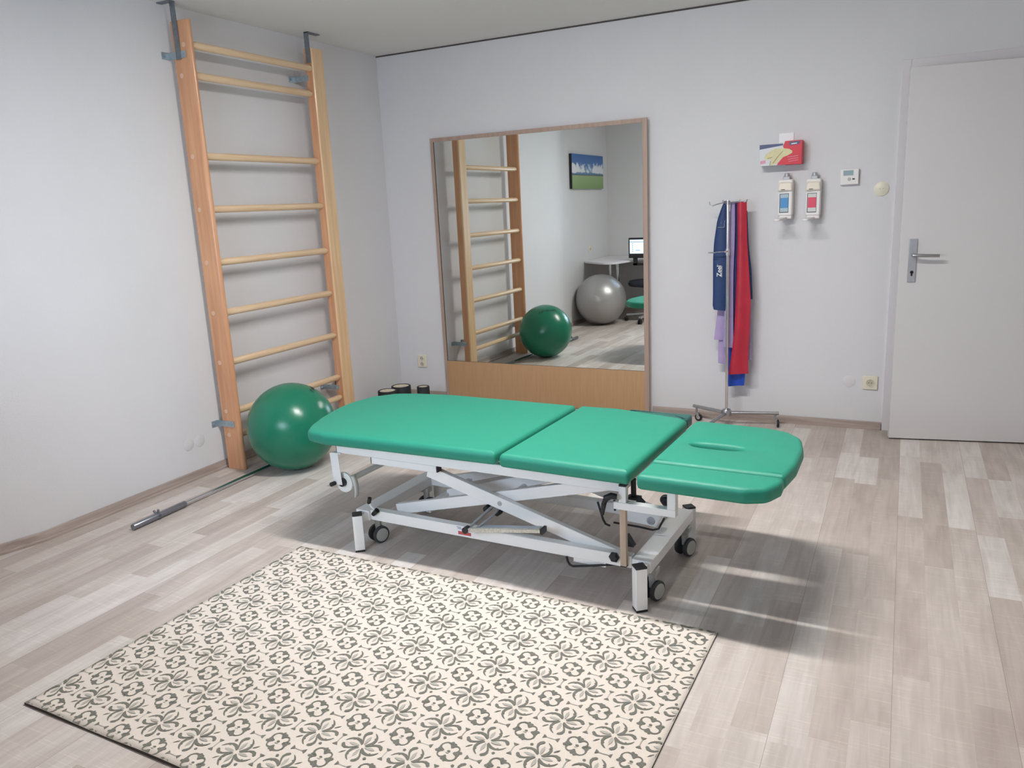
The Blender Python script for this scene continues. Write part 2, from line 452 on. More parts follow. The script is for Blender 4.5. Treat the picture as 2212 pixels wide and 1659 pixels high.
# dark strip coloured as shade in the gap between ceiling and back wall
mb = MB(); mb.box(0.0, 2.6, -0.005, 0.0, H - 0.009, H - 0.0005); struct(mb.build('gap_shade_strip', M['gap']))

# ------------------------------------------------------------------ door
mb = MB()
mb.box(3.388, 3.432, -0.014, 0.11, 0, 2.052); mb.box(DX1 - 0.01, DX1 + 0.04, -0.014, 0.11, 0, 2.052); mb.box(3.432, DX1 - 0.01, -0.0139, 0.11, DZ - 0.01, 2.052)
fr = struct(mb.build('trim_2', M['jamb'], bevel=0.002))
ang = math.atan2(0.105, 0.662)
dr = bpy.data.objects.new('door_1', None); COL.objects.link(dr); dr.location = (3.43, -0.19, 0); dr.rotation_euler = (0, 0, ang); struct(dr)
LW = 0.862
mb = MB(); mb.box(0, LW, 0.0, 0.04, 0.008, 1.988); mb.build('door_leaf', M['door'], dr, bevel=0.002)
mb = MB(); mb.box(0.043, 0.083, -0.008, 0.0, 0.89, 1.12)
mb.mat(M['steel_matt'])
mb.build('door_plate', M['steel_matt'], dr, bevel=0.002)
hd = MB(); hd.cyl((0.063, -0.008, 1.035), (0.063, -0.05, 1.035), 0.009, seg=16)
hd.tube([(0.058, -0.05, 1.035), (0.075, -0.056, 1.035), (0.13, -0.057, 1.033), (0.183, -0.055, 1.031)], [0.0085, 0.009, 0.0085, 0.0085], 14)
hd.build('door_handle', M['steel'], dr)
k = MB(); k.cyl((0.063, -0.0075, 0.943), (0.063, -0.0105, 0.943), 0.0085, seg=16); k.box(0.059, 0.067, -0.0105, -0.0075, 0.923, 0.943); k.build('keyhole', M['black'], dr)

# ------------------------------------------------------------------ ceiling lamp
LX0, LX1, LY = 1.75, 2.90, -2.52
lt = thing('ceiling_lamp', 'long white strip lamp mounted on the ceiling above the treatment table', 'lamp', (2.325, LY, H))
mb = MB(); mb.box(-0.60, 0.60, -0.075, 0.075, -0.020, 0.0); mb.build('lamp_housing', M['white_metal'], lt, bevel=0.004)
mb = MB(); mb.hull8([Vector(p) for p in ((-.57, -.034, -.030), (.57, -.034, -.030), (.57, .034, -.030), (-.57, .034, -.030), (-.585, -.036, -.0205), (.585, -.036, -.0205), (.585, .036, -.0205), (-.585, .036, -.0205))]); mb.build('diffuser', M['lamp'], lt)

# ------------------------------------------------------------------ wall bars
wb = thing('wall_bars', 'pine gymnastics wall bars with round rungs fixed to the left wall', 'wall bars', (0.1, -1.33, 0))
def W(p): return (p[0] - 0.1, p[1] + 1.33, p[2])
mb = MB(); c = 0.012
# near post: a board standing on edge, rounded towards the room
pol = [(0.04, -1.842), (0.142, -1.842), (0.153, -1.839), (0.159, -1.832), (0.161, -1.826), (0.159, -1.818), (0.153, -1.812), (0.145, -1.810), (0.04, -1.810)]
mb.prism(pol, lambda a, b: W((a, b, 0.0)), lambda a, b: W((a, b, 2.385)))
post1 = mb.build('post', M['pine'], wb, bevel=0.0015)
mb = MB()
pol = [(0.100, -0.902), (0.153, -0.902), (0.160, -0.895), (0.160, -0.800), (0.153, -0.792), (0.100, -0.792)]
mb.mat(M['pine']); mb.prism(pol, lambda a, b: W((a, b, 0.0)), lambda a, b: W((a, b, 2.385)))
post2 = mb.build('post', None, wb, bevel=0.0015)
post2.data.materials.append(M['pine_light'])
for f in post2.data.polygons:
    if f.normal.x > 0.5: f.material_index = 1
RZ = [(2.267, 0.140), (2.1216, 0.125), (1.7222, 0.125), (1.4491, 0.125), (1.1691, 0.125), (0.896, 0.125), (0.620, 0.125), (0.340, 0.125), (0.202, 0.125)]
for z, x in RZ:
    mb = MB(); yb = -0.900
    mb.lathe([(0.014, 0), (0.0195, 0.02), (0.0195, 0.45), (0.0195, (yb + 1.812) - 0.02), (0.014, (yb + 1.812))], W((x, -1.812, z)), (0, 1, 0), 18)
    mb.build('rung', M['rung'], wb)
    px_ = 0.118 if x > 0.13 else 0.078
    mb = MB(); mb.cyl(W((px_, -1.8425, z)), W((px_, -1.8445, z)), 0.0125, seg=16); mb.build('dowel_plug', M['plug'], wb)
def wall_bracket(y0, z, side, x1=0.125, hh=0.026):
    """flat galvanised angle from the wall along a post's side"""
    mb = MB(); t = 0.003
    mb.box(0.001, x1, y0 - t if side < 0 else y0, y0 if side < 0 else y0 + t, z - hh / 2, z + hh / 2)
    mb.box(0.001, 0.001 + t, y0 - 0.045 if side < 0 else y0, y0 if side < 0 else y0 + 0.045, z - hh / 2, z + hh / 2)
    mb.mat(M['steel'])
    yy = y0 - t if side < 0 else y0 + t
    mb.cyl((x1 - 0.018, yy, z), (x1 - 0.018, yy + 0.004 * side, z), 0.006, seg=6)
    mb.cyl((0.004, y0 + side * 0.03, z), (0.012, y0 + side * 0.03, z), 0.006, seg=6)
    mb.mats = [M['galv'] if m is M['steel'] else m for m in mb.mats]
    for v in mb.bm.verts: v.co = Vector(W(v.co))
    mb.mats = [M['galv']]
    mb.build('bracket', None, wb)
wall_bracket(-1.8425, 2.222, -1, 0.125, 0.034); wall_bracket(-1.8425, 0.268, -1, 0.128, 0.034)
wall_bracket(-0.902, 2.215, -1, 0.118, 0.034); wall_bracket(-0.902, 0.268, -1, 0.12, 0.030)
wall_bracket(-0.790, 0.268, 1, 0.13, 0.034)
for y0, xx, zb in ((-1.8455, 0.058, 2.20), (-0.906, 0.118, 2.39)):
    mb = MB()
    mb.box(xx, xx + 0.034, y0 - 0.002, y0 + 0.002, zb if y0 < -1.5 else 2.30, H - 0.001)
    if y0 < -1.5: mb.box(xx - 0.09, xx + 0.034, y0 - 0.03, y0 + 0.002, H - 0.006, H - 0.001)
    else: mb.box(xx, xx + 0.034, y0 - 0.002, y0 + 0.11, H - 0.005, H - 0.001)
    for v in mb.bm.verts: v.co = Vector(W(v.co))
    mb.build('ceiling_strap', M['galv_dark'], wb)

# ------------------------------------------------------------------ balls
def ball(name, label, c, r, mat, ribs):
    t = thing(name, label, 'exercise ball', (c[0], c[1], 0), 0, 'gym balls on the floor')
    mb = MB(); n = 64; prof = []
    for i in range(n + 1):
        a = -PI / 2 + PI * i / n
        rr = r * math.cos(a)
        if ribs and abs(a) < 1.2: rr += 0.0006 * math.cos(a * 60)
        prof.append((max(rr, 0.0005), r * math.sin(a)))
    # poles lie sideways so the moulding ribs run upright
    mb.lathe(prof, (0, 0, r), (0.93, 0.36, 0.05) if ribs else (0, 0, 1), 72)
    mb.build('ball_skin', mat, t, sharp=60)
    return t
gb = ball('gym_ball', 'green rubber gym ball in front of the wall bars, shown in the mirror too', (0.424, -1.705), 0.2445, M['ball_green'], True)
# faint dark print wrapped over the top of the ball
def on_sphere(c, r, d):
    return Vector(c) + Vector(d).normalized() * r
mb = MB(); C0 = Vector((0, 0, 0.2445))
base = Vector((0.36, 0.44, 0.83)).normalized(); tx = Vector((-0.75, 0.62, -0.1)); tx = (tx - base * tx.dot(base)).normalized(); ty = base.cross(tx).normalized()
glyphs = [[(0, .9, 0, 0), (0, .9, .5, .9), (.5, .9, .5, .5), (0, .5, .5, .5)], [(0, 0, .4, .6), (0, 0, .5, 0), (.5, 0, .5, .6), (0, .6, .5, .6)], [(0, .6, .15, 0), (.15, 0, .3, .5), (.3, .5, .4, 0), (.4, 0, .55, .6)],
          [(0, .3, .5, .3), (0, .3, .1, 0), (.1, 0, .5, 0), (0, .3, .1, .6), (.1, .6, .5, .6), (.5, .6, .5, .3)], [(0, 0, 0, .6), (0, .5, .4, .6)], [(0, 0, 0, .9), (0, 0, .4, 0), (.4, 0, .4, .5), (0, .5, .4, .5)], [(0, 0, .4, 0), (.4, 0, .4, .6), (0, .6, .4, .6), (0, .3, .4, .3)]]
gx = -0.085
for gi, g in enumerate(glyphs):
    s = 0.030
    for (a0, b0, a1, b1) in g:
        P0 = (gx + a0 * s, b0 * s); P1 = (gx + a1 * s, b1 * s)
        dx, dy = P1[0] - P0[0], P1[1] - P0[1]; l = max(1e-6, math.hypot(dx, dy)); nx, ny = -dy / l * 0.0026, dx / l * 0.0026
        q = []
        for (pa, pb) in ((P0[0] - nx, P0[1] - ny), (P1[0] - nx, P1[1] - ny), (P1[0] + nx, P1[1] + ny), (P0[0] + nx, P0[1] + ny)):
            q.append(mb.bm.verts.new(on_sphere(C0, 0.2458, base + tx * pa / 0.2445 + ty * pb / 0.2445)))
        mb._face(q)
    gx += 0.027
mb.build('print', M['print'], gb)
sb = ball('gym_ball', 'large silver grey gym ball by the desk, seen in the mirror', (0.166, -3.695), 0.291, M['ball_grey'], False)
mb = MB(); C1 = Vector((0, 0, 0.291)); b1 = Vector((0.55, 0.80, 0.35)).normalized(); t1 = Vector((-0.8, 0.6, 0)); t1 = (t1 - b1 * t1.dot(b1)).normalized(); u1 = b1.cross(t1)
for rr_ in (0.028,):
    n = 24; A = [mb.bm.verts.new(on_sphere(C1, 0.2916, b1 + (t1 * math.cos(2 * PI * k / n) + u1 * math.sin(2 * PI * k / n)) * rr_ / 0.29)) for k in range(n)]
    B = [mb.bm.verts.new(on_sphere(C1, 0.2916, b1 + (t1 * math.cos(2 * PI * k / n) + u1 * math.sin(2 * PI * k / n)) * (rr_ - 0.003) / 0.29)) for k in range(n)]
    for i in range(n): mb._face([A[i], A[(i + 1) % n], B[(i + 1) % n], B[i]])
mb.build('print', M['steel_matt'], sb)

# ------------------------------------------------------------------ barbell
bb = thing('barbell', 'steel barbell without plates lying on the floor under the green ball', 'barbell', (0.29, -1.88, 0))
p0 = Vector((0.302, -2.690, 0.0165)); p1 = Vector((0.262, -1.03, 0.0165)); d = (p1 - p0).normalized(); LB = (p1 - p0).length
def B_(t, off=(0, 0, 0)): return p0 + d * t - Vector((0.29, -1.88, 0)) + Vector(off)
mb = MB(); mb.cyl(B_(0.31), B_(LB - 0.31), 0.0115, seg=20); mb.build('bar', M['chrome'], bb)
for s0, s1 in ((0.0, 0.31), (LB, LB - 0.31)):
    sg = 1 if s1 > s0 else -1
    mb = MB(); mb.lathe([(0.013, 0), (0.0155, 0.004), (0.0155, 0.30), (0.013, 0.31)], B_(s0), d * sg, 24)
    sl = mb.build('sleeve', M['bar_steel'], bb)
    mb = MB(); mb.cyl(B_(s1 - sg * 0.012), B_(s1) + Vector((0, 0, 0)), 0.0160, seg=24); mb.build('inner_collar', M['bar_steel'], bb)
    if sg > 0:
        mb = MB(); cpt = B_(0.145)
        mb.cyl(cpt - d * 0.009, cpt + d * 0.009, 0.0162, seg=24)
        for k_ in range(6):
            a = 2 * PI * k_ / 6 + 0.3
            s_ = Vector((1, 0, 0)); s_ = (s_ - d * s_.dot(d)).normalized(); u_ = s_.cross(d)
            q = s_ * math.cos(a) + u_ * math.sin(a)
            if q.z < -0.25: continue
            mb.cyl(cpt + q * 0.012, cpt + q * 0.034, 0.0065, 0.0055, 10)
        mb.build('star_collar', M['bar_steel'], bb)

# ------------------------------------------------------------------ mirror
PSI = -0.021
mr = thing('standing_mirror', 'tall wall mirror with slim wooden edge and beech panel at its foot', 'mirror', (1.2, -0.035, 0), PSI)
# local: x along the face, y=0 is the glass plane, z up
X0, X1, Z1 = -0.785, 0.795, 1.881
mb = MB()
mb.box(X0, X0 + 0.024, -0.006, 0.011, 0.0, Z1); mb.box(X1 - 0.030, X1, -0.006, 0.011, 0.0, Z1); mb.box(X0 + 0.024, X1 - 0.030, -0.006, 0.011, Z1 - 0.026, Z1)
mb.build('mirror_frame', M['frame_pink'], mr, bevel=0.001)
mb = MB(); mb.box(X0 + 0.024, X1 - 0.030, 0.0, 0.010, 0.292, Z1 - 0.026); mb.build('mirror_glass', M['mirror'], mr)
mb = MB(); mb.box(X0 + 0.024, X0 + 0.029, -0.001, 0.0, 0.292, Z1 - 0.026); mb.box(X0 + 0.029, X1 - 0.03, -0.0008, 0.0, 0.2915, 0.2935); mb.build('shade_joint_lines', M['mirror_dark'], mr)  # dark left strip paints the frame's shadow line; lower strip is the panel joint
mb = MB(); mb.box(X0 + 0.024, X1 - 0.030, -0.002, 0.010, 0.004, 0.2915); mb.build('beech_panel', M['beech'], mr)

# ------------------------------------------------------------------ rug
RU, RV = 1.785, 1.195
rg = Vector((1.192, -2.557, 0)); th = -0.026
e1 = Vector((math.cos(th), math.sin(th), 0)); e2 = Vector((math.sin(th), -math.cos(th), 0))
def rug_z(u, v):
    # the front edge waves a little on the left
    k_ = max(0.0, (v - (RV - 0.06)) / 0.06); return 0.006 + 0.004 * k_ * k_ * (0.5 + 0.5 * math.sin(u * 14)) * (1.0 if u < 1.0 else 0.3)
def rug_p(u, v, dz=0.0):
    u = min(max(u, 0.002), RU - 0.002); v = min(max(v, 0.002), RV - 0.002)
    return Vector((0, 0, rug_z(u, v) + dz)) + e1 * u + e2 * v
mb = MB(); mb.mat(M['rug']); mb.mat(M['rug_dark']); mb.mat(M['rug_mid']); mb.mat(M['rug_edge']); mb.mat(M['rug'])
nu, nv = 90, 40
us = [0.0] + [RU * i / nu for i in range(1, nu)] + [RU]; vs = [0.0] + [RV * i / nv for i in range(1, nv)] + [RV]
top = [[mb.bm.verts.new(Vector((0, 0, rug_z(u, v))) + e1 * u + e2 * v) for u in us] for v in vs]
for i in range(len(vs) - 1):
    for j in range(len(us) - 1): mb._face([top[i][j], top[i][j + 1], top[i + 1][j + 1], top[i + 1][j]])
mb.mat(M['rug_edge'])
border = [top[0][j] for j in range(len(us))] + [top[i][-1] for i in range(1, len(vs))] + [top[-1][j] for j in range(len(us) - 2, -1, -1)] + [top[i][0] for i in range(len(vs) - 2, 0, -1)]
low = [mb.bm.verts.new(Vector((v.co.x, v.co.y, 0.0005))) for v in border]
for i in range(len(border)):
    j = (i + 1) % len(border); mb._face([border[i], low[i], low[j], border[j]])
LAY = 0
def stroke(cu, cv, ang, pts, ws, mir=False, s=1.0, mat=None, dz=None):
    global LAY
    LAY = (LAY + 1) % 14; dz = 0.0005 + 0.00009 * LAY
    """tapered stroke in motif coordinates (metres), rotated by ang about the motif centre"""
    P = []
    ca, sa = math.cos(ang), math.sin(ang)
    for (a, b) in pts:
        if mir: b = -b
        a *= s; b *= s
        P.append((cu + a * ca - b * sa, cv + a * sa + b * ca))
    if all(not (0 <= u <= RU and 0 <= v <= RV) for u, v in P): return
    L_, R_ = [], []
    for i, (u, v) in enumerate(P):
        a = P[max(i - 1, 0)]; b = P[min(i + 1, len(P) - 1)]
        dx, dy = b[0] - a[0], b[1] - a[1]; l = max(1e-9, math.hypot(dx, dy)); nx, ny = -dy / l, dx / l
        w_ = ws[i] * s / 2
        L_.append((u + nx * w_, v + ny * w_)); R_.append((u - nx * w_, v - ny * w_))
    mb.mat(mat or M['rug_dark'])
    VL = [mb.bm.verts.new(rug_p(u, v, dz)) for u, v in L_]; VR = [mb.bm.verts.new(rug_p(u, v, dz)) for u, v in R_]
    for i in range(len(P) - 1): mb._face([VL[i], VL[i + 1], VR[i + 1], VR[i]])
def blob(cu, cv, ang, a, b, ra, rb, mat=None, rot=0.0):
    global LAY
    LAY = (LAY + 1) % 14; dzb = 0.0005 + 0.00009 * LAY
    ca, sa = math.cos(ang), math.sin(ang)
    u0, v0 = cu + a * ca - b * sa, cv + a * sa + b * ca
    if not (0 <= u0 <= RU and 0 <= v0 <= RV): return
    mb.mat(mat or M['rug_dark']); n = 8; V_ = []
    for k_ in range(n):
        t_ = 2 * PI * k_ / n; x_, y_ = ra * math.cos(t_), rb * math.sin(t_)
        r_ = ang + rot; V_.append(mb.bm.verts.new(rug_p(u0 + x_ * math.cos(r_) - y_ * math.sin(r_), v0 + x_ * math.sin(r_) + y_ * math.cos(r_), dzb)))
    mb._face(V_)
def big(cu, cv):
    for q in range(4):
        a = q * PI / 2
        stroke(cu, cv, a, [(.010, .001), (.020, .0005), (.030, 0), (.041, .0005)], [.003, .009, .010, .002], mat=M['rug_mid'])
        stroke(cu, cv, a, [(.005, .006), (.010, .0125), (.020, .0195), (.032, .0215), (.043, .0185), (.051, .012), (.057, .004)], [.004, .0082, .0092, .0076, .0060, .0046, .0016])
        blob(cu, cv, a, .038, .0160, .0030, .0024)
        stroke(cu, cv, a, [(.011, -.004), (.021, -.011), (.032, -.0175), (.042, -.0195), (.050, -.0160), (.0545, -.0100), (.054, -.006)], [.0018, .0042, .0056, .0080, .0105, .0095, .006])
        if q % 2 == 0: blob(cu, cv, a, .036, .036, .0048, .0048)
        else:
            stroke(cu, cv, a, [(.030, .030), (.037, .037), (.044, .043)], [.002, .005, .001])
def small(cu, cv):
    for q in range(4):
        a = q * PI / 2 + PI / 4; s_ = 1.0 if q % 2 == 0 else 0.82
        n = 9; pts = []
        for k_ in range(n):
            t_ = -2.25 + 4.5 * k_ / (n - 1); pts.append((.0235 * s_ + .0135 * s_ * math.cos(t_), .0150 * s_ * math.sin(t_)))
        stroke(cu, cv, a, pts, [.004, .0062, .0062, .0045, .0038, .0045, .0062, .0062, .004])
        a2 = q * PI / 2
        stroke(cu, cv, a2, [(.014, 0), (.022, .001), (.033, .004)], [.004, .009, .008])
        blob(cu, cv, a2, .0315, -.006, .0065, .005)
    blob(cu, cv, 0, 0, -.001, .0050, .0036); blob(cu, cv, 0, -.001, .006, .006, .0018, M['rug_mid'])
def tie(cu, cv, a):
    stroke(cu, cv, a, [(-.017, 0), (.0, .001), (.017, 0)], [.0026, .0026, .0026], mat=M['rug_mid'])
    for s_ in (-1, 1):
        stroke(cu, cv, a, [(s_ * .013, 0), (s_ * .018, 0), (s_ * .0225, 0)], [.003, .011, .017])
PU, PV, U0, V0 = .14845, .1572, .0249, -.0115
for i in range(-1, 13):
    for j in range(-1, 9):
        cu, cv = U0 + PU * i, V0 + PV * j
        big(cu, cv); small(cu + PU / 2, cv + PV / 2)
        tie(cu + PU / 2, cv, PI / 2); tie(cu, cv + PV / 2, 0)
rug = mb.build('patterned_rug', None, fixn=False)
rug.location = rg
tag(rug, 'cream rug with grey floral tile pattern lying in front of the treatment table', 'rug')

# ------------------------------------------------------------------ treatment table
YAW = -0.045
tt = thing('treatment_table', 'height adjustable massage table with bright green cushions on white scissor frame', 'massage table', (2.697, -2.545, 0), YAW)
def smooth_outline(pts, step=0.012, rad=None):
    """closed polygon with rounded corners, counter-clockwise"""
    n = len(pts); out = []
    for i in range(n):
        p = Vector(pts[i][:2]); a = Vector(pts[i - 1][:2]); b = Vector(pts[(i + 1) % n][:2]); r = pts[i][2] if len(pts[i]) > 2 else 0.01
        da, db = (a - p), (b - p); la, lb = da.length, db.length; da.normalize(); db.normalize()
        angl = da.angle(db)
        if angl > PI - 0.02: out.append(p); continue
        t = min(r / math.tan(angl / 2), la * 0.49, lb * 0.49); q0, q1 = p + da * t, p + db * t
        m_ = 7
        for k_ in range(m_ + 1):
            s_ = k_ / m_; out.append((1 - s_) ** 2 * q0 + 2 * s_ * (1 - s_) * p + s_ * s_ * q1)
    # resample long edges
    res = []
    for i in range(len(out)):
        a, b = out[i], out[(i + 1) % len(out)]; l = (b - a).length
        if l < 1e-5: continue
        k_ = max(1, int(l / 0.05))
        for s_ in range(k_): res.append(a.lerp(b, s_ / k_))
    return res
def normals_of(P):
    n = len(P); N_ = []
    for i in range(n):
        t_ = P[(i + 1) % n] - P[i - 1]; N_.append(Vector((t_.y, -t_.x)).normalized())
    return N_
def cushion(name, pts, z0, z1, rt=0.020, hole=None, bulge=0.004):
    mb = MB(); P = smooth_outline(pts); N_ = normals_of(P); rings = []
    prof = [(-0.010, z0), (0.0, z0 + 0.006), (bulge, z0 + (z1 - z0) * 0.35), (bulge * 0.8, z1 - rt)]
    for k_ in range(1, 7):
        a = k_ / 6 * PI / 2; prof.append((bulge * 0.8 - rt * (1 - math.cos(a)), z1 - rt + rt * math.sin(a)))
    for off, z in prof:
        rings.append([mb.bm.verts.new((p.x + n_.x * off, p.y + n_.y * off, z)) for p, n_ in zip(P, N_)])
    for A, B in zip(rings, rings[1:]):
        for i in range(len(P)):
            j = (i + 1) % len(P); mb._face([A[i], A[j], B[j], B[i]])
    if hole is None:
        mb._face(list(reversed(rings[0])))
    if hole is None:
        cx_ = sum(p.x for p in P) / len(P); cy_ = sum(p.y for p in P) / len(P)
        last = rings[-1]; co0 = [v.co.copy() for v in last]
        for k_, up_ in ((0.93, 0.0006), (0.8, 0.0012), (0.6, 0.0016), (0.35, 0.0018)):
            ring = [mb.bm.verts.new((cx_ + (c.x - cx_) * k_, cy_ + (c.y - cy_) * k_, z1 + up_)) for c in co0]
            for i in range(len(P)):
                j = (i + 1) % len(P); mb._face([last[i], last[j], ring[j], ring[i]])
            last = ring
        cv_ = mb.bm.verts.new((cx_, cy_, z1 + 0.002))
        for i in range(len(P)): mb._face([last[i], last[(i + 1) % len(P)], cv_])
    else:
        cx, cy, hl, hw = hole; n = 40; hr = []
        for off, z in [(0.016, z1), (0.009, z1 - 0.002), (0.004, z1 - 0.007), (0.001, z1 - 0.015), (0, z1 - 0.03), (0, z0 + 0.002)]:
            ring = []
            for k_ in range(n):
                t_ = 2 * PI * k_ / n; c_, s_ = math.cos(t_), math.sin(t_)
                ring.append(mb.bm.verts.new((cx + math.copysign(abs(c_) ** 0.7, c_) * (hl + off), cy + math.copysign(abs(s_) ** 0.9, s_) * (hw + off), z)))
            hr.append(ring)
        for A, B in zip(hr, hr[1:]):
            for i in range(n):
                j = (i + 1) % n; mb._face([A[i], A[j], B[j], B[i]])
        es = []
        for ring in (rings[-1], hr[0]):
            for i in range(len(ring)):
                e = mb.bm.edges.get((ring[i], ring[(i + 1) % len(ring)]))
                es.append(e)
        bmesh.ops.triangle_fill(mb.bm, use_beauty=True, use_dissolve=False, edges=es)
        es = []
        for ring in (rings[0], hr[-1]):
            for i in range(len(ring)): es.append(mb.bm.edges.get((ring[i], ring[(i + 1) % len(ring)])))
        bmesh.ops.triangle_fill(mb.bm, use_beauty=True, use_dissolve=False, edges=es)
    return mb.build(name, M['vinyl'], tt, sharp=75)
ZT, ZB = 0.5125, 0.459
cushion('leg_cushion', [(-0.556, 0.0, .012), (-0.556, 0.725, .012), (-1.20, 0.728, .1), (-1.40, 0.700, .1), (-1.50, 0.665, .08), (-1.578, 0.575, .08), (-1.605, 0.44, .2), (-1.595, 0.33, .2), (-1.55, 0.17, .2), (-1.505, 0.06, .1), (-1.46, -0.012, .06), (-1.36, -0.028, .1), (-1.15, -0.018, .1)], ZB, ZT, 0.020)
cushion('seat_cushion', [(-0.528, -0.012, .012), (-0.030, -0.022, .012), (-0.030, 0.650, .012), (-0.062, 0.674, .02), (-0.36, 0.738, .03), (-0.528, 0.728, .012)], ZB, ZT, 0.020)
cushion('head_cushion', [(0.008, 0.1125, .012), (0.448, 0.1125, .012), (0.462, 0.25, .2), (0.456, 0.42, .2), (0.430, 0.545, .08), (0.375, 0.612, .08), (0.29, 0.640, .1), (0.008, 0.655, .03)], ZB, ZT, 0.018, hole=(0.176, 0.342, 0.094, 0.027))
cushion('armrest_cushion', [(0.012, -0.046, .012), (0.36, -0.052, .06), (0.425, -0.02, .05), (0.450, 0.05, .04), (0.448, 0.095, .01), (0.012, 0.095, .012)], ZB, ZT, 0.018)
fl_ = cushion('seat_shade_wedge', [(-0.33, 0.742, .006), (-0.058, 0.684, .01), (-0.031, 0.664, .006), (-0.033, 0.748, .012)], 0.462, 0.509, 0.008, bulge=0.001)  # wedge with the shade of the seat's back corner put into its colour
fl_.data.materials.clear(); fl_.data.materials.append(M['vinyl_shaded']); fl_['label'] = 'dark green wedge painting the shade on the seat cushion'
mb = MB()
mb.box(-1.40, -0.60, 0.07, 0.62, 0.447, 0.462); mb.box(-0.50, -0.06, 0.03, 0.68, 0.447, 0.462); mb.box(0.05, 0.34, 0.16, 0.29, 0.452, 0.462); mb.box(0.05, 0.34, 0.40, 0.58, 0.452, 0.462)
mb.build('cushion_board', M['board'], tt)
# upper frame
for v0 in (0.06, 0.56):
    mb = MB(); mb.mat(M['white_metal']); mb.box(-1.375, -0.075, v0, v0 + 0.03, 0.400, 0.441)
    mb.mat(M['black']); mb.box(-1.378, -1.375, v0, v0 + 0.03, 0.400, 0.441)
    mb.build('upper_rail', None, tt, bevel=0.002)
    mb = MB(); mb.mat(M['white_metal']); mb.box(-1.190, -0.865, v0, v0 + 0.03, 0.372, 0.3995)
    mb.mat(M['black']); mb.box(-1.194, -1.190, v0, v0 + 0.03, 0.372, 0.3995); mb.box(-0.865, -0.858, v0, v0 + 0.03, 0.374, 0.3995)
    mb.build('slide_channel', None, tt, bevel=0.0015)
for u0 in (-1.34, -0.56, -0.115):
    mb = MB(); mb.box(u0, u0 + 0.04, 0.0905, 0.5595, 0.402, 0.438)
    mb.build('upper_crossbar', M['white_metal'], tt, bevel=0.002)
# lower frame
for v0 in (0.055, 0.505):
    mb = MB(); mb.box(-1.215, -0.05, v0, v0 + 0.035, 0.121, 0.166); mb.build('base_rail', M['white_metal'], tt, bevel=0.002)
for u0, u1 in ((-0.045, 0.025), (-1.285, -1.2155)):
    mb = MB(); mb.box(u0, u1, 0.045, 0.565, 0.120, 0.163); mb.build('base_crossbar', M['white_metal'], tt, bevel=0.002)
mb = MB(); mb.box(-0.035, 0.03, 0.115, 0.235, 0.1635, 0.167); mb.build('base_plate', M['white_metal'], tt)
# feet: square tubes turned by 45 degrees at the four corners
for (u, v) in ((0.0, 0.0), (0.0, 0.59), (-1.242, 0.0), (-1.242, 0.59)):
    R = Matrix.Translation((u, v, 0)) @ Matrix.Rotation(math.radians(41 if u > -1 else 41), 4, 'Z')
    ft = MB(); s = 0.0205; ft.box(-s, s, -s, s, 0.008, 0.160, R); f_ = ft.build('foot', M['white_metal'], tt, bevel=0.0015)
    c_ = MB(); c_.box(-s, s, -s, s, 0.160, 0.167, R); c_.build('foot_cap', M['black'], f_, bevel=0.0015)
    c_ = MB(); c_.box(-s, s, -s, s, 0.0, 0.008, R); c_.build('foot_pad', M['black'], f_)
    # gusset joining the foot to the frame corner
    g_ = MB(); sv = 1 if v < 0.3 else -1; su = 1 if u < -1 else -1
    g_.hull8([Vector((u - 0.016, v + sv * 0.012, 0.122)), Vector((u + 0.016, v + sv * 0.012, 0.122)), Vector((u + 0.02, v + sv * 0.05, 0.122)), Vector((u - 0.02, v + sv * 0.05, 0.122)),
              Vector((u - 0.016, v + sv * 0.012, 0.158)), Vector((u + 0.016, v + sv * 0.012, 0.158)), Vector((u + 0.02, v + sv * 0.05, 0.158)), Vector((u - 0.02, v + sv * 0.05, 0.158))])
    g_.build('foot_bracket', M['white_metal'], tt)
# twin-wheel castors
for (u, v) in ((0.012, 0.098), (0.012, 0.492), (-1.228, 0.112), (-1.228, 0.478)):
    ca = MB(); ca.box(u - 0.022, u + 0.022, v - 0.018, v + 0.018, 0.098, 0.1195)
    ca.box(u - 0.012, u + 0.014, v - 0.008, v + 0.008, 0.040, 0.098)
    co = ca.build('castor', M['hub'], tt, bevel=0.002)
    for s in (-1, 1):
        axis = Vector((0.80 * s, 0.0, 0)) if False else Vector((math.cos(-0.35) * s, math.sin(-0.35) * s, 0))
        c0 = Vector((u + 0.003, v - 0.004, 0.0375)) + axis * 0.011
        wm = MB(); wm.mat(M['rubber']); wm.lathe([(0.030, 0), (0.0375, 0.004), (0.0375, 0.014), (0.032, 0.018)], c0, axis, 28)
        wm.mat(M['hub']); wm.lathe([(0.029, 0.0182), (0.028, 0.0195), (0.001, 0.0205)], c0, axis, 28)
        wm.build('wheel', None, co)
# scissor arms
def arm(name, a, b, v, hh=0.048, w=0.024, caps=False):
    mb = MB(); mb.mat(M['white_metal']); mb.beam((a[0], v, a[1]), (b[0], v, b[1]), w, hh)
    o = mb.build(name, None, tt, bevel=0.002); return o
for v in (0.102, 0.532):
    ao = arm('scissor_arm', (-0.93, 0.362), (-0.085, 0.131), v if v < 0.3 else 0.532, 0.049)
    arm('scissor_arm', (-1.125, 0.157), (-0.118, 0.4075), v + (0.030 if v < 0.3 else -0.030), 0.046)
    mb = MB(); mb.cyl((-0.598, v - 0.014, 0.272), (-0.598, v - 0.0125, 0.272), 0.0095, seg=20); mb.build('pivot_bolt', M['hub'], ao)
mb = MB(); mb.cyl((-0.598, 0.16, 0.272), (-0.598, 0.49, 0.272), 0.012, seg=16); mb.build('pivot_shaft', M['white_metal'], tt)
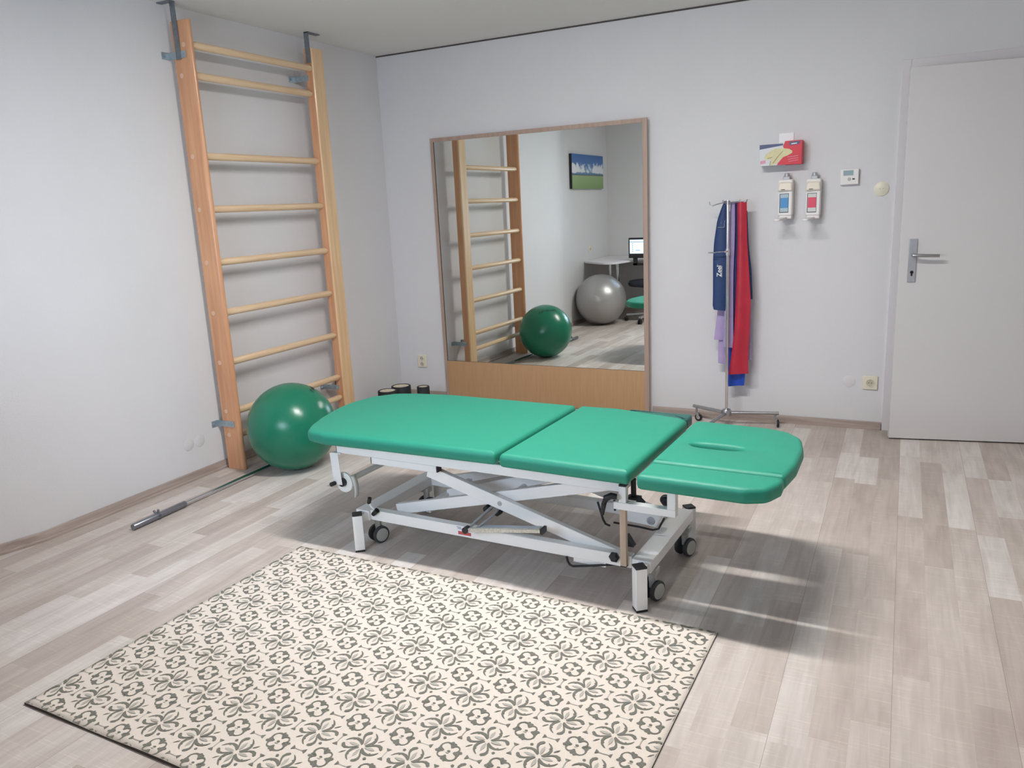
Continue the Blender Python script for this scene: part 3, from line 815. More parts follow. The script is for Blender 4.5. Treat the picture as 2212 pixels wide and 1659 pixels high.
# lifting gear: motor tube, pump arms and rear plate
mb = MB(); mb.beam((-0.98, 0.33, 0.18), (-0.42, 0.33, 0.345), 0.07, 0.05); mb.build('lift_motor', M['white_metal'], tt, bevel=0.004)
mb = MB(); mb.cyl((-0.42, 0.33, 0.345), (-0.22, 0.33, 0.395), 0.013, seg=16); mb.build('motor_piston', M['steel_matt'], tt)
mb = MB(); mb.mat(M['white_metal']); mb.box(-0.70, -0.46, 0.40, 0.43, 0.21, 0.235); mb.mat(M['black']); mb.box(-0.712, -0.70, 0.398, 0.432, 0.208, 0.237)
mb.build('cross_tube', None, tt, bevel=0.002)
mb = MB(); mb.box(-1.0, -0.975, 0.155, 0.505, 0.15, 0.19); mb.build('arm_crossbar', M['white_metal'], tt, bevel=0.002)
mb = MB(); mb.box(-0.19, -0.165, 0.155, 0.505, 0.36, 0.398); mb.build('arm_crossbar', M['white_metal'], tt, bevel=0.002)
# motor/gear box at the head end with its bolt and guard rods
mb = MB(); mb.hull8([Vector(p) for p in ((-0.15, .28, .195), (-.035, .28, .188), (-.035, .34, .188), (-.15, .34, .195), (-.15, .28, .245), (-.010, .28, .240), (-.010, .34, .240), (-.15, .34, .245))])
gbx = mb.build('gear_box', M['white_metal'], tt, bevel=0.004)
mb = MB(); mb.lathe([(0.015, 0), (0.015, 0.004), (0.008, 0.005), (0.008, 0.002), (0.001, 0.002)], (-0.055, 0.2795, 0.214), (0, -1, 0), 20); mb.build('bolt', M['steel_matt'], gbx)
mb = MB(); mb.tube([(-0.20, .27, .187), (-0.10, .27, .186), (-.045, .27, .182), (-.022, .27, .19), (-.0, .27, .235)], 0.004, 8); mb.build('guard_rod', M['black'], tt)
mb = MB(); mb.tube([(-0.235, .2, .292), (-0.215, .2, .225), (-.205, .2, .208), (-.187, .2, .203)], 0.0042, 8); mb.build('release_rod', M['black'], tt)
# foot control bar
fb = MB(); fb.mat(M['tape']); fb.beam((-0.690, 0.0, 0.184), (-0.376, 0.0, 0.232), 0.016, 0.0125)
fb.mat(M['blue_grey']); fb.hull8([Vector(p) for p in ((-.668, .010, .187), (-.392, .010, .229), (-.400, .055, .221), (-.666, .055, .182), (-.668, .010, .191), (-.392, .010, .233), (-.400, .055, .225), (-.666, .055, .186))])
fbo = fb.build('foot_bar', None, tt)
mb = MB(); mb.cyl((-0.700, -0.013, 0.183), (-0.700, 0.013, 0.183), 0.013, seg=16); mb.build('end_cap', M['black'], fbo)
mb = MB(); mb.box(-0.376, -0.366, -0.010, 0.028, 0.221, 0.242); mb.build('end_cap', M['black'], fbo)
mb = MB(); mb.tube([(-0.695, 0.01, 0.186), (-0.675, 0.10, 0.215), (-0.655, 0.16, 0.240)], 0.006, 8); mb.tube([(-0.660, 0.02, 0.19), (-0.640, 0.10, 0.21), (-0.63, 0.16, 0.235)], 0.005, 8); mb.build('foot_bar_rod', M['steel_matt'], fbo)
mb = MB(); mb.cyl((-0.690, 0.135, 0.216), (-0.690, 0.165, 0.216), 0.014, seg=16); mb.build('rod_bumper', M['black'], fbo)
mb = MB(); mb.cyl((-0.641, 0.135, 0.207), (-0.641, 0.165, 0.207), 0.012, seg=16); mb.build('rod_bumper', M['black'], fbo)
mb = MB(); mb.tube([(-0.300, 0.05, 0.123), (-0.296, 0.05, 0.105), (-0.288, 0.05, 0.093), (-0.276, 0.05, 0.089), (-0.235, 0.05, 0.098), (-0.19, 0.05, 0.108), (-0.10, 0.08, 0.118)], 0.0045, 8); mb.build('foot_switch_rod', M['black'], tt)
mb = MB(); mb.box(-0.278, -0.15, 0.06, 0.078, 0.102, 0.1205); mb.build('switch_housing', M['white_metal'], tt, bevel=0.002)
mb = MB(); mb.lathe([(0.004, 0), (0.019, 0.002), (0.020, 0.010), (0.012, 0.016)], (-0.112, 0.0545, 0.156), (0, -1, 0), 6); mb.build('clamp_knob', M['black'], tt)
mb = MB(); mb.hull8([Vector(p) for p in ((-.10, .13, .166), (-.07, .13, .166), (-.07, .16, .166), (-.10, .16, .166), (-.10, .13, .205), (-.095, .13, .205), (-.095, .16, .205), (-.10, .16, .205))]); mb.build('rubber_stop', M['black'], tt)
# brake lever by the near castor
mb = MB(); mb.mat(M['white_metal']); mb.tube([(-1.215, 0.05, 0.205), (-1.205, 0.05, 0.185), (-1.188, 0.055, 0.168)], 0.005, 8)
mb.mat(M['black']); mb.tube([(-1.215, 0.05, 0.197), (-1.208, 0.05, 0.222)], 0.0085, 12); mb.tube([(-1.194, 0.045, 0.152), (-1.170, 0.045, 0.174)], [0.009, 0.011], 12)
mb.build('brake_lever', None, tt)
# head support: post, bar and riser on both sides
for v, sg in ((0.035, 1), (0.60, -1)):
    mb = MB(); mb.mat(M['white_metal']); mb.box(-0.086, -0.060, v, v + 0.026, 0.372, 0.430); mb.mat(M['black']); mb.box(-0.086, -0.060, v, v + 0.026, 0.4305, 0.437); mb.build('head_post', None, tt, bevel=0.001)
    mb = MB(); mb.box(-0.106, 0.116, v - 0.001, v + 0.029, 0.345, 0.3715); mb.box(0.087, 0.116, v - 0.001, v + 0.029, 0.3715, 0.447); mb.build('head_bracket', M['white_metal'], tt, bevel=0.0015)
mb = MB(); mb.mat(M['stick']); mb.box(-0.0835, -0.0615, 0.034, 0.052, 0.135, 0.3445); mb.mat(M['black']); mb.box(-0.0835, -0.0615, 0.034, 0.052, 0.131, 0.135); mb.build('support_stick', None, tt)
mb = MB(); mb.mat(M['black']); mb.cyl((-0.055, 0.10, 0.375), (-0.055, 0.10, 0.44), 0.0095, seg=14); mb.box(-0.075, -0.030, 0.085, 0.115, 0.366, 0.376); mb.cyl((-0.035, 0.09, 0.372), (-0.012, 0.09, 0.358), 0.013, 0.008, 14)
mb.build('gas_spring', None, tt)
mb = MB(); mb.tube([(-0.086, 0.02, 0.398), (-0.105, 0.015, 0.400), (-0.122, 0.01, 0.392), (-0.130, 0.008, 0.370), (-0.136, 0.006, 0.330)], [0.010, 0.012, 0.012, 0.009, 0.0065], 12); mb.build('clamp_lever', M['black'], tt)
mb = MB(); mb.tube([(-0.106, 0.045, 0.374), (-0.106, 0.045, 0.345), (-0.104, 0.046, 0.335)], 0.004, 8); mb.build('lever_pin', M['black'], tt)
mb = MB(); mb.lathe([(0.018, 0), (0.018, 0.02), (0.012, 0.028)], (0.052, 0.12, 0.372), (0.5, -0.8, 0), 16); mb.build('head_knob', M['black'], tt)
# sticker on the base rail
mb = MB(); mb.mat(M['paper']); mb.box(-0.785, -0.700, 0.0542, 0.0548, 0.126, 0.163)
mb.mat(M['beam_red']); mb.box(-0.775, -0.715, 0.0538, 0.0542, 0.130, 0.144)
mb.mat(M['indigo'])
for a, b in (((-0.722, 0.148), (-0.708, 0.160)), ((-0.722, 0.160), (-0.708, 0.148)), ((-0.780, 0.160), (-0.760, 0.160)), ((-0.776, 0.154), (-0.758, 0.154))):
    mb.beam((a[0], 0.054, a[1]), (b[0], 0.054, b[1]), 0.0006, 0.002)
mb.build('sticker', None, tt)
# paper roll holder under the foot end
mb = MB(); mb.box(-1.402, -1.352, 0.055, 0.085, 0.395, 0.399)
mb.beam((-1.390, 0.057, 0.397), (-1.381, 0.057, 0.255), 0.003, 0.045, (1, 0, 0)); ph = mb.build('roll_holder', M['white_metal'], tt, bevel=0.001)
mb = MB(); mb.cyl((-1.365, 0.075, 0.262), (-1.365, 0.085, 0.262), 0.045, seg=36); mb.build('roll_flange', M['film'], ph)
mb = MB(); mb.cyl((-1.365, 0.086, 0.262), (-1.365, 0.52, 0.262), 0.013, seg=16); mb.build('roll_core', M['film'], ph)
mb = MB(); mb.cyl((-1.366, 0.060, 0.264), (-1.366, 0.075, 0.264), 0.018, seg=20); mb.cyl((-1.398, 0.03, 0.262), (-1.396, 0.052, 0.262), 0.0095, seg=14); mb.build('roll_knob', M['black'], ph)
mb = MB(); rows = []
for k_ in range(9):
    t_ = k_ / 8; rows.append([(-1.327 + 0.012 * math.sin(t_ * 2.6), 0.082, 0.29 - 0.095 * t_), (-1.327 + 0.012 * math.sin(t_ * 2.6), 0.110, 0.29 - 0.095 * t_)])
mb.grid(rows); po = mb.build('couch_paper', M['film'], ph); md = po.modifiers.new('solid', 'SOLIDIFY'); md.thickness = 0.0015

# ------------------------------------------------------------------ band stand
st = thing('band_stand', 'chrome stand on wheels with hooks holding coloured exercise bands', 'stand', (2.507, -0.12, 0))
def S(x, y, z): return (x - 2.507, y + 0.12, z)
mb = MB(); mb.tube([S(2.521, -.178, .09), S(2.519, -.180, .6), S(2.517, -.182, 1.0), S(2.515, -.183, 1.366)], 0.0095, 16)
mb.build('pole', M['chrome'], st)
mb = MB(); mb.lathe([(0.016, 0), (0.030, 0.004), (0.031, 0.03), (0.024, 0.042), (0.012, 0.046)], S(2.521, -.178, 0.066), (0, 0, 1), 24); mb.build('hub', M['steel'], st)
for ends, yy in (((2.300, -0.105, .096), 0), ((2.822, -0.112, .086), 0), ((2.470, -0.44, .078), 0)):
    mb = MB(); e_ = S(*ends); c_ = Vector(S(2.521, -.178, .085)); mb.cyl(c_, e_, 0.0105, seg=16); lg = mb.build('leg', M['steel'], st)
    dd = (Vector(e_) - c_).normalized(); w_ = Vector(e_) - dd * 0.022
    cs = MB(); cs.mat(M['steel']); cs.cyl(w_, (w_.x, w_.y, 0.052), 0.007, seg=12); cs.box(w_.x - 0.012, w_.x + 0.012, w_.y - 0.012, w_.y + 0.012, 0.050, 0.056)
    cs.box(w_.x + 0.0, w_.x + 0.016, w_.y - 0.010, w_.y - 0.008, 0.022, 0.052); cs.box(w_.x + 0.0, w_.x + 0.016, w_.y + 0.008, w_.y + 0.010, 0.022, 0.052)
    co = cs.build('castor', None, lg)
    wm = MB(); wm.mat(M['black']); wm.lathe([(0.018, 0), (0.024, 0.002), (0.024, 0.012), (0.018, 0.014)], Vector((w_.x + 0.012, w_.y - 0.007, 0.0243)), (0.25, 1, 0) if ends[0] < 2.7 else (1, 0.25, 0), 20)
    wm.mat(M['hub']); wm.lathe([(0.012, -0.001), (0.012, 0.0155)], Vector((w_.x + 0.012, w_.y - 0.007, 0.0243)), (0.25, 1, 0) if ends[0] < 2.7 else (1, 0.25, 0), 16)
    wm.build('wheel', None, co)
mb = MB()
mb.tube([S(2.515, -.183, 1.352), S(2.475, -.170, 1.351), S(2.445, -.160, 1.345), S(2.418, -.155, 1.336), S(2.405, -.155, 1.342), S(2.401, -.155, 1.361)], 0.0032, 8)
mb.tube([S(2.515, -.183, 1.352), S(2.56, -.150, 1.353), S(2.60, -.14, 1.352), S(2.613, -.142, 1.353), S(2.616, -.143, 1.366)], 0.0032, 8)
mb.tube([S(2.515, -.183, 1.352), S(2.495, -.155, 1.354), S(2.480, -.13, 1.352), S(2.474, -.12, 1.357), S(2.473, -.118, 1.368)], 0.0032, 8)
mb.tube([S(2.515, -.183, 1.352), S(2.54, -.12, 1.354), S(2.56, -.09, 1.353), S(2.566, -.085, 1.367)], 0.0032, 8)
mb.cyl(S(2.515, -.183, 1.340), S(2.515, -.183, 1.362), 0.013, seg=16)
mb.build('hook_ring', M['steel'], st)
mb = MB(); mb.cyl(S(2.517, -.182, 1.05), S(2.517, -.182, 1.088), 0.0135, seg=16); mb.cyl(S(2.517, -.195, 1.072), S(2.508, -.215, 1.071), 0.006, seg=10)
mb.tube([S(2.510, -.205, 1.071), S(2.485, -.215, 1.071), S(2.455, -.222, 1.070)], 0.0032, 8)
n = 14; mb.tube([S(2.433 + 0.021 * math.cos(2 * PI * k_ / n), -.224 + 0.012 * math.sin(2 * PI * k_ / n), 1.068 + 0.001 * math.sin(2 * PI * k_ / n)) for k_ in range(n + 1)], 0.0028, 8)
mb.build('ring_clamp', M['chrome'], st)

def interp(pts, z):
    pts = sorted(pts, key=lambda p: -p[1])
    if z >= pts[0][1]: return pts[0][0]
    for a, b in zip(pts, pts[1:]):
        if a[1] >= z >= b[1]:
            t_ = (a[1] - z) / max(1e-6, a[1] - b[1]); return a[0] + (b[0] - a[0]) * t_
    return pts[-1][0]
def band(name, Lp, Rp, y, mat, label, folds=2, depth=0.010, thick=0.004, skew=0.0):
    """a doubled exercise band hanging over a hook: folded ribbon with soft pleats"""
    zt = min(Lp[0][1], Rp[0][1]); zbL, zbR = Lp[-1][1], Rp[-1][1]
    nz, nx = 26, 14; front, rear = [], []
    for i in range(nz + 1):
        s_ = i / nz; rf, rr = [], []
        for j in range(nx + 1):
            t_ = j / nx; zb = zbL + (zbR - zbL) * t_; z = zt + (zb - zt) * s_
            x = interp(Lp, z) * (1 - t_) + interp(Rp, z) * t_
            w_ = math.sin(t_ * PI * folds + s_ * 0.9) * depth * (0.6 + 0.5 * s_)
            edge = math.sin(PI * t_) ** 0.5 * thick
            rf.append((x, y - w_ - edge, z)); rr.append((x, y - w_ + edge, z))
        front.append(rf); rear.append(rr)
    mb = MB(); F = [[mb.bm.verts.new(p) for p in r] for r in front]; B = [[mb.bm.verts.new(p) for p in r] for r in rear]
    for i in range(nz):
        for j in range(nx):
            mb._face([F[i][j], F[i + 1][j], F[i + 1][j + 1], F[i][j + 1]]); mb._face([B[i][j], B[i][j + 1], B[i + 1][j + 1], B[i + 1][j]])
    for j in range(nx):
        mb._face([F[0][j], F[0][j + 1], B[0][j + 1], B[0][j]]); mb._face([F[-1][j], B[-1][j], B[-1][j + 1], F[-1][j + 1]])
    cx = (Lp[0][0] + Rp[0][0]) / 2
    bmesh.ops.remove_doubles(mb.bm, verts=mb.bm.verts[:], dist=1e-5)
    return tag(mb.build(name, mat, loc=(cx, y, zt), sharp=70), label, 'exercise band', 'exercise bands on the hook stand')
nb = band('exercise_band', [(2.488, 1.363), (2.47, 1.322), (2.447, 1.252), (2.43, 1.127), (2.425, 1.028), (2.427, 0.826), (2.426, 0.735), (2.432, 0.722)], [(2.505, 1.362), (2.506, 1.25), (2.509, 1.126), (2.511, 1.027), (2.511, 0.826), (2.505, 0.713)], -0.152,
          M['navy'], 'navy blue flat band with white lettering, front left on the hook stand', 1, 0.006, 0.007)
band('exercise_band', [(2.521, 1.354), (2.517, 1.23), (2.510, 1.096), (2.504, 0.96), (2.497, 0.822), (2.492, 0.653), (2.488, 0.494)], [(2.547, 1.353), (2.549, 1.229), (2.548, 1.095), (2.544, 0.959), (2.544, 0.822), (2.546, 0.654), (2.55, 0.486)], -0.142,
     M['lilac'], 'long lilac band hanging in front beside the chrome pole of the stand', 1, 0.006, 0.004)
band('exercise_band', [(2.490, 1.30), (2.480, 1.0), (2.468, 0.83), (2.446, 0.72), (2.434, 0.62), (2.424, 0.527)], [(2.515, 1.30), (2.512, 1.0), (2.512, 0.83), (2.506, 0.72), (2.498, 0.62), (2.491, 0.525)], -0.098,
     M['lilac_pale'], 'pale lilac band end showing just below the navy band on the stand', 1, 0.004, 0.003)
band('exercise_band', [(2.50, 1.25), (2.49, 0.8), (2.478, 0.627), (2.450, 0.54), (2.446, 0.453), (2.447, 0.377)], [(2.53, 1.25), (2.524, 0.8), (2.52, 0.628), (2.505, 0.54), (2.496, 0.455), (2.492, 0.367)], -0.078,
     M['lilac_pale'], 'pale lilac band end hanging lower left behind the stand pole', 1, 0.004, 0.003)
band('exercise_band', [(2.525, 1.358), (2.533, 1.184), (2.535, 1.003), (2.536, 0.818), (2.539, 0.631)], [(2.562, 1.357), (2.566, 1.183), (2.566, 1.002), (2.563, 0.818), (2.558, 0.631)], -0.112,
     M['indigo'], 'dark indigo band hanging between the lilac and the red band', 1, 0.004, 0.004)
band('exercise_band', [(2.560, 1.356), (2.565, 1.14), (2.564, 0.96), (2.56, 0.777), (2.554, 0.59), (2.538, 0.428), (2.524, 0.320)], [(2.613, 1.354), (2.619, 1.139), (2.633, 0.96), (2.647, 0.778), (2.644, 0.593), (2.638, 0.433), (2.642, 0.330)], -0.140,
     M['red_band'], 'long red band hanging at the front right of the stand', 1.6, 0.005, 0.005)
band('exercise_band', [(2.590, 1.30), (2.601, 1.182), (2.605, 1.002), (2.616, 0.783)], [(2.612, 1.30), (2.622, 1.11), (2.643, 0.948), (2.652, 0.779)], -0.105,
     M['navy'], 'navy blue band edge peeking out to the right behind the red band', 1, 0.003, 0.004)
band('exercise_band', [(2.585, 1.25), (2.605, 0.9), (2.613, 0.7), (2.618, 0.55), (2.621, 0.401)], [(2.605, 1.25), (2.632, 0.9), (2.640, 0.7), (2.645, 0.55), (2.648, 0.404)], -0.080,
     M['lilac_pale'], 'pale lilac band end showing low on the right behind the red band', 1, 0.003, 0.003)
band('exercise_band', [(2.54, 1.20), (2.52, 0.8), (2.51, 0.6), (2.508, 0.441), (2.504, 0.234)], [(2.575, 1.20), (2.59, 0.8), (2.598, 0.6), (2.613, 0.435), (2.617, 0.30), (2.611, 0.246)], -0.100,
     M['blue_band'], 'royal blue band reaching lowest of all, below the red one', 2, 0.006, 0.004)
# lettering and printed outline on the navy band
def on_back(x, y, z, rot):   # text plane facing -y, turned by rot
    return Matrix.Translation((x, y, z)) @ Matrix.Rotation(PI / 2, 4, 'X') @ Matrix.Rotation(rot, 4, 'Z')
o = text_mesh('lettering', 'Zeel', 0.037, on_back(2.466 - nb.location.x, -0.1705 - nb.location.y, 0.955 - nb.location.z, PI / 2), M['lettering'], nb)
mb = MB(); mb.box(2.4805, 2.4825, -0.1710, -0.1702, 0.918, 0.985)
mb.box(2.4545, 2.456, -0.1710, -0.1702, 0.990, 0.996)
for v in mb.bm.verts: v.co -= nb.location
mb.build('underline', M['lettering'], nb)
mb = MB()
for a, b in (((2.453, 1.240), (2.453, 1.212)), ((2.453, 1.212), (2.491, 1.211)), ((2.491, 1.211), (2.495, 1.250)), ((2.472, 1.232), (2.474, 1.236)), ((2.472, 1.240), (2.474, 1.244))):
    mb.beam((a[0], -0.1690, a[1]), (b[0], -0.1690, b[1]), 0.0008, 0.0016)
for v in mb.bm.verts: v.co -= nb.location
mb.build('printed_outline', M['hub'], nb)

# ------------------------------------------------------------------ glove box, dispensers and other things on the back wall
gl = thing('glove_box', 'red and silver box of disposable gloves on the wall above the soap dispensers', 'glove box', (2.79, -0.05, 1.61), 0)
# front face spans x -0.115..0.118, z -0.06..0.07
GY = -0.045
def gpoly(poly, mat, name, lvl):
    mb = MB(); mb.prism(poly, lambda a, b: (a, GY - 0.0004 * lvl, b), lambda a, b: (a, GY - 0.0004 * (lvl - 1) - 0.00005, b)); return mb.build(name, mat, gl)
xl, xr, zb_, zt_ = -0.118, 0.113, -0.062, 0.068
mb = MB(); mb.mat(M['grey_box']); mb.box(xl, -0.020, GY, 0.045, zb_, zt_ - 0.012); mb.box(-0.020, 0.02, GY, 0.045, zb_, zt_ - 0.006)
mb.mat(M['red_box']); mb.box(0.02, xr, GY, 0.045, zb_, zt_)
mb.build('carton', None, gl, bevel=0.001)
gpoly([(-0.020, -0.0615), (xr - 0.002, -0.0615), (xr - 0.002, 0.066), (0.022, 0.066), (0.010, 0.040), (0.030, 0.0), (-0.015, -0.05)], M['red_box'], 'red_panel', 1)
gpoly([(xl, 0.030), (-0.02, 0.042), (0.012, 0.046), (0.010, 0.0555), (xl, 0.0555)], M['blue_box'], 'blue_stripe', 1)
gpoly([(0.045, 0.042), (0.098, 0.048), (0.104, 0.064), (0.046, 0.062)], M['blue_box'], 'logo_patch', 2)
gpoly([(0.055, 0.048), (0.085, 0.050), (0.085, 0.055), (0.055, 0.053)], M['paper'], 'logo_text', 3)
gpoly([(-0.088, -0.025), (-0.090, -0.012), (-0.080, 0.004), (-0.055, 0.022), (-0.025, 0.031), (0.010, 0.030), (0.045, 0.024), (0.062, 0.012), (0.060, 0.000), (0.035, -0.012), (0.015, -0.018), (0.0, -0.030), (-0.020, -0.050), (-0.045, -0.060), (-0.062, -0.061), (-0.050, -0.040), (-0.058, -0.022), (-0.074, -0.032)], M['glove'], 'glove_print', 2)
for q in ([(-0.074, -0.020), (-0.045, -0.014), (-0.044, -0.017), (-0.072, -0.024)], [(-0.045, -0.05), (-0.02, -0.015), (0.012, 0.018), (0.014, 0.016), (-0.016, -0.018), (-0.041, -0.052)], [(-0.062, -0.060), (-0.056, -0.035), (-0.053, -0.037), (-0.058, -0.061)]):
    gpoly(q, M['glove_line'], 'fold_line', 3)
gpoly([(-0.112, -0.052), (-0.082, -0.047), (-0.084, -0.030), (-0.113, -0.034)], M['pinkprint'], 'pink_text', 1)
for k_ in range(3):
    gpoly([(0.035 + 0.004 * k_, -0.020 - 0.012 * k_), (0.095, -0.014 - 0.012 * k_), (0.095, -0.0165 - 0.012 * k_), (0.035 + 0.004 * k_, -0.0225 - 0.012 * k_)], M['pinkprint'], 'small_print', 2)
mb = MB(); mb.box(2.766, 2.846, -0.006, -0.0005, 1.62, 1.727)
o = mb.build('wall_card', M['paper'], loc=(2.80, -0.003, 1.66)); tag(o, 'plain white card sticking up behind the red and silver glove box', 'card')

def dispenser(x, z, label_mat, label, liquid):
    t = thing('soap_dispenser', label, 'soap dispenser', (x, -0.001, z), 0, 'wall soap dispensers')
    # local origin at wall, centre bottom of body
    mb = MB(); mb.box(-0.040, 0.040, -0.075, 0.0, 0.0, 0.205); mb.build('body', M['white_plastic'], t, bevel=0.007)
    mb = MB(); mb.hull8([Vector(p) for p in ((-.041, -.100, .140), (.041, -.090, .140), (.041, 0, .140), (-.041, 0, .140), (-.034, -.085, .190), (.036, -.080, .190), (.036, 0, .196), (-.034, 0, .196))])
    hd_ = mb.build('hood', M['cream_hood'], t, bevel=0.008)
    mb = MB(); mb.box(-0.020, 0.000, -0.1005, -0.094, 0.147, 0.150); mb.build('spout', M['black'], hd_)
    mb = MB(); mb.box(-0.016, 0.020, -0.055, -0.012, 0.190, 0.222); mb.cyl((0.002, -0.034, 0.215), (0.002, -0.034, 0.240), 0.018, 0.013, 16); mb.build('pump_head', M['steel_matt'], t, bevel=0.003)
    mb = MB(); mb.mat(M['rubber']); mb.box(-0.030, 0.020, -0.0765, -0.074, 0.018, 0.126); mb.mat(liquid); mb.box(-0.0265, 0.0185, -0.0775, -0.0765, 0.022, 0.123)
    wi = mb.build('bottle_window', None, t, bevel=0.002)
    mb = MB(); mb.box(-0.0255, 0.018, -0.0785, -0.0775, 0.045, 0.102); mb.build('bottle_label', label_mat, wi)
    mb = MB(); mb.beam((0.0, -0.02, -0.012), (-0.022, -0.205, -0.018), 0.038, 0.013); mb.cyl((-0.022, -0.205, -0.0245), (-0.022, -0.205, -0.0115), 0.019, seg=20)
    mb.box(-0.030, 0.036, -0.07, 0.0, -0.018, 0.001); mb.build('elbow_lever', M['white_plastic'], t, bevel=0.003)
    return t
dispenser(2.817, 1.262, M['blue_label'], 'white wall dispenser with a blue label, left of the pair', M['bottle_blue'])
dispenser(2.968, 1.258, M['red_label'], 'white wall dispenser with a red label, right of the pair', M['bottle'])

# thermostat
t = thing('thermostat', 'white square thermostat with small display between dispensers and door', 'thermostat', (3.152, 0.0, 1.462))
mb = MB(); mb.box(-0.048, 0.048, -0.028, 0.0, -0.042, 0.044); mb.build('case', M['white_plastic'], t, bevel=0.004)
mb = MB(); mb.box(-0.032, 0.020, -0.0295, -0.028, 0.008, 0.036); mb.build('display', M['lcd'], t)
mb = MB(); mb.cyl((0.0, -0.028, -0.012), (0.0, -0.032, -0.012), 0.009, seg=16); mb.build('dial', M['hub'], t)
mb = MB(); mb.box(0.016, 0.028, -0.030, -0.028, -0.016, -0.008); mb.build('button', M['rubber'], t)
# round blank cover with two holes
t = thing('cover_plate', 'round cream cover plate with two dots beside the door', 'cover plate', (3.318, 0.0, 1.388))
mb = MB(); mb.lathe([(0.039, 0), (0.039, 0.004), (0.034, 0.007), (0.001, 0.0075)], (0, 0, 0), (0, -1, 0), 32); mb.build('disc', M['cream'], t)
mb = MB(); mb.cyl((-0.008, -0.0072, 0.001), (-0.008, -0.009, 0.001), 0.003, seg=10); mb.cyl((0.009, -0.0072, 0.002), (0.009, -0.009, 0.002), 0.003, seg=10); mb.build('screw', M['cream_dark'], t)
# faint round blank low on the wall
mb = MB(); mb.lathe([(0.036, 0), (0.036, 0.0012), (0.035, 0.0016), (0.001, 0.0016)], (0, 0, 0), (0, -1, 0), 32)
o = mb.build('cover_plate', M['jamb']); o.location = (3.20, 0.0, 0.282); tag(o, 'flat white round cover plate left of the cream socket by the door', 'cover plate')
for y, lb in ((-1.985, 'flat white round cover plate low on left wall, nearer the wall bars'), (-2.062, 'flat white round cover plate low on left wall, farther from the wall bars')):
    mb = MB(); mb.lathe([(0.035, 0), (0.035, 0.0010), (0.034, 0.0014), (0.001, 0.0014)], (0, 0, 0), (1, 0, 0), 32)
    o = mb.build('cover_plate', M['wall']); o.location = (0.0, y, 0.202); tag(o, lb, 'cover plate', None)
def socket(x, z, w_, h_, n_, label, axis='back', at=None):
    t = thing('wall_socket', label, 'socket', (x, 0.0, z) if axis == 'back' else at, 0 if axis == 'back' else PI / 2)
    mb = MB(); mb.box(-w_ / 2, w_ / 2, -0.010, 0, -h_ / 2, h_ / 2); mb.build('plate', M['cream'], t, bevel=0.004)
    for i in range(n_):
        zc = (i - (n_ - 1) / 2) * 0.044
        rr_ = 0.021 if n_ == 1 else 0.016
        mb = MB(); mb.mat(M['cream']); mb.lathe([(rr_ + 0.0035, 0), (rr_ + 0.003, 0.0035), (rr_, 0.0035), (rr_ - 0.0005, 0.0006)], (0, -0.010, zc), (0, -1, 0), 28, False, False)
        mb.mat(M['cream_dark']); mb.lathe([(rr_ - 0.0005, 0.0006), (0.001, 0.0006)], (0, -0.010, zc), (0, -1, 0), 28, False, True)
        mb.build('socket_cup', None, t)
        for q_ in (-0.0075, 0.0075):
            mb = MB(); mb.cyl((q_, -0.0100, zc), (q_, -0.0115, zc), 0.0026, seg=10); mb.build('contact', M['black'], t)
        for q_ in (-1, 1):
            mb = MB(); mb.box(-0.003, 0.003, -0.0125, -0.010, zc + q_ * (rr_ - 0.0035) - 0.002, zc + q_ * (rr_ - 0.0035) + 0.002); mb.build('earth_clip', M['steel_matt'], t)
    return t
socket(0.205, 0.275, 0.080, 0.098, 2, 'cream double power socket on the back wall left of the mirror')
socket(3.315, 0.281, 0.082, 0.082, 1, 'cream single power socket on the back wall beside the door')

# ------------------------------------------------------------------ foam rollers in the corner
def roller(x, y, r, h, label):
    t = thing('foam_roller', label, 'foam roller', (x, y, 0), 0, 'foam rollers in the corner')
    mb = MB(); mb.lathe([(r - 0.004, 0), (r, 0.004), (r, h - 0.004), (r - 0.003, h), (r - 0.012, h), (r - 0.012, h - 0.004)], (0, 0, 0), (0, 0, 1), 40, True, False); mb.build('outer_foam', M['foam'], t)
    mb = MB(); mb.cyl((0, 0, 0.004), (0, 0, h - 0.003), r - 0.012, seg=40); mb.build('foam_core', M['foam_core'], t)
roller(0.248, -0.372, 0.070, 0.168, 'black foam roller with cream core in the corner, nearest the back wall')
roller(0.232, -0.518, 0.068, 0.166, 'black foam roller with cream core in the corner, lowest behind the green cushion')
roller(0.416, -0.340, 0.045, 0.166, 'slim black foam roller standing before the left foot of the mirror')

# ------------------------------------------------------------------ things seen only in the mirror
pc = thing('landscape_picture', 'wide unframed landscape picture with clouds over a meadow, seen in the mirror', 'picture', (-0.1425, -4.055, 1.553), -0.0312)
mb = MB(); mb.box(0.001, 0.034, -0.50, 0.50, 0, 0.385); mb.build('canvas', M['picture'], pc)
mb = MB(); mb.box(0.001, 0.033, 0.50, 0.502, 0, 0.385); mb.box(0.001, 0.033, -0.502, -0.50, 0, 0.385); mb.build('canvas_side', M['black'], pc)
socket(0, 0, 0.06, 0.08, 1, 'small white power socket above the desk, seen in the mirror', 'left', (-0.1455, -4.12, 0.845))
dk = thing('corner_desk', 'white corner desk on chrome tube legs, seen in the mirror', 'desk', (0.3, -4.3, 0))
top_poly = [(-0.134, -3.93), (0.16, -3.715), (0.24, -3.69), (0.32, -3.71), (0.355, -3.77), (0.40, -4.0), (0.48, -4.12), (0.62, -4.17), (1.9, -4.17), (1.9, -4.765), (-0.158, -4.765)]
mb = MB(); mb.prism(top_poly, lambda a, b: (a - 0.3, b + 4.3, 0.690), lambda a, b: (a - 0.3, b + 4.3, 0.713)); mb.build('desk_top', M['desk'], dk, bevel=0.002)
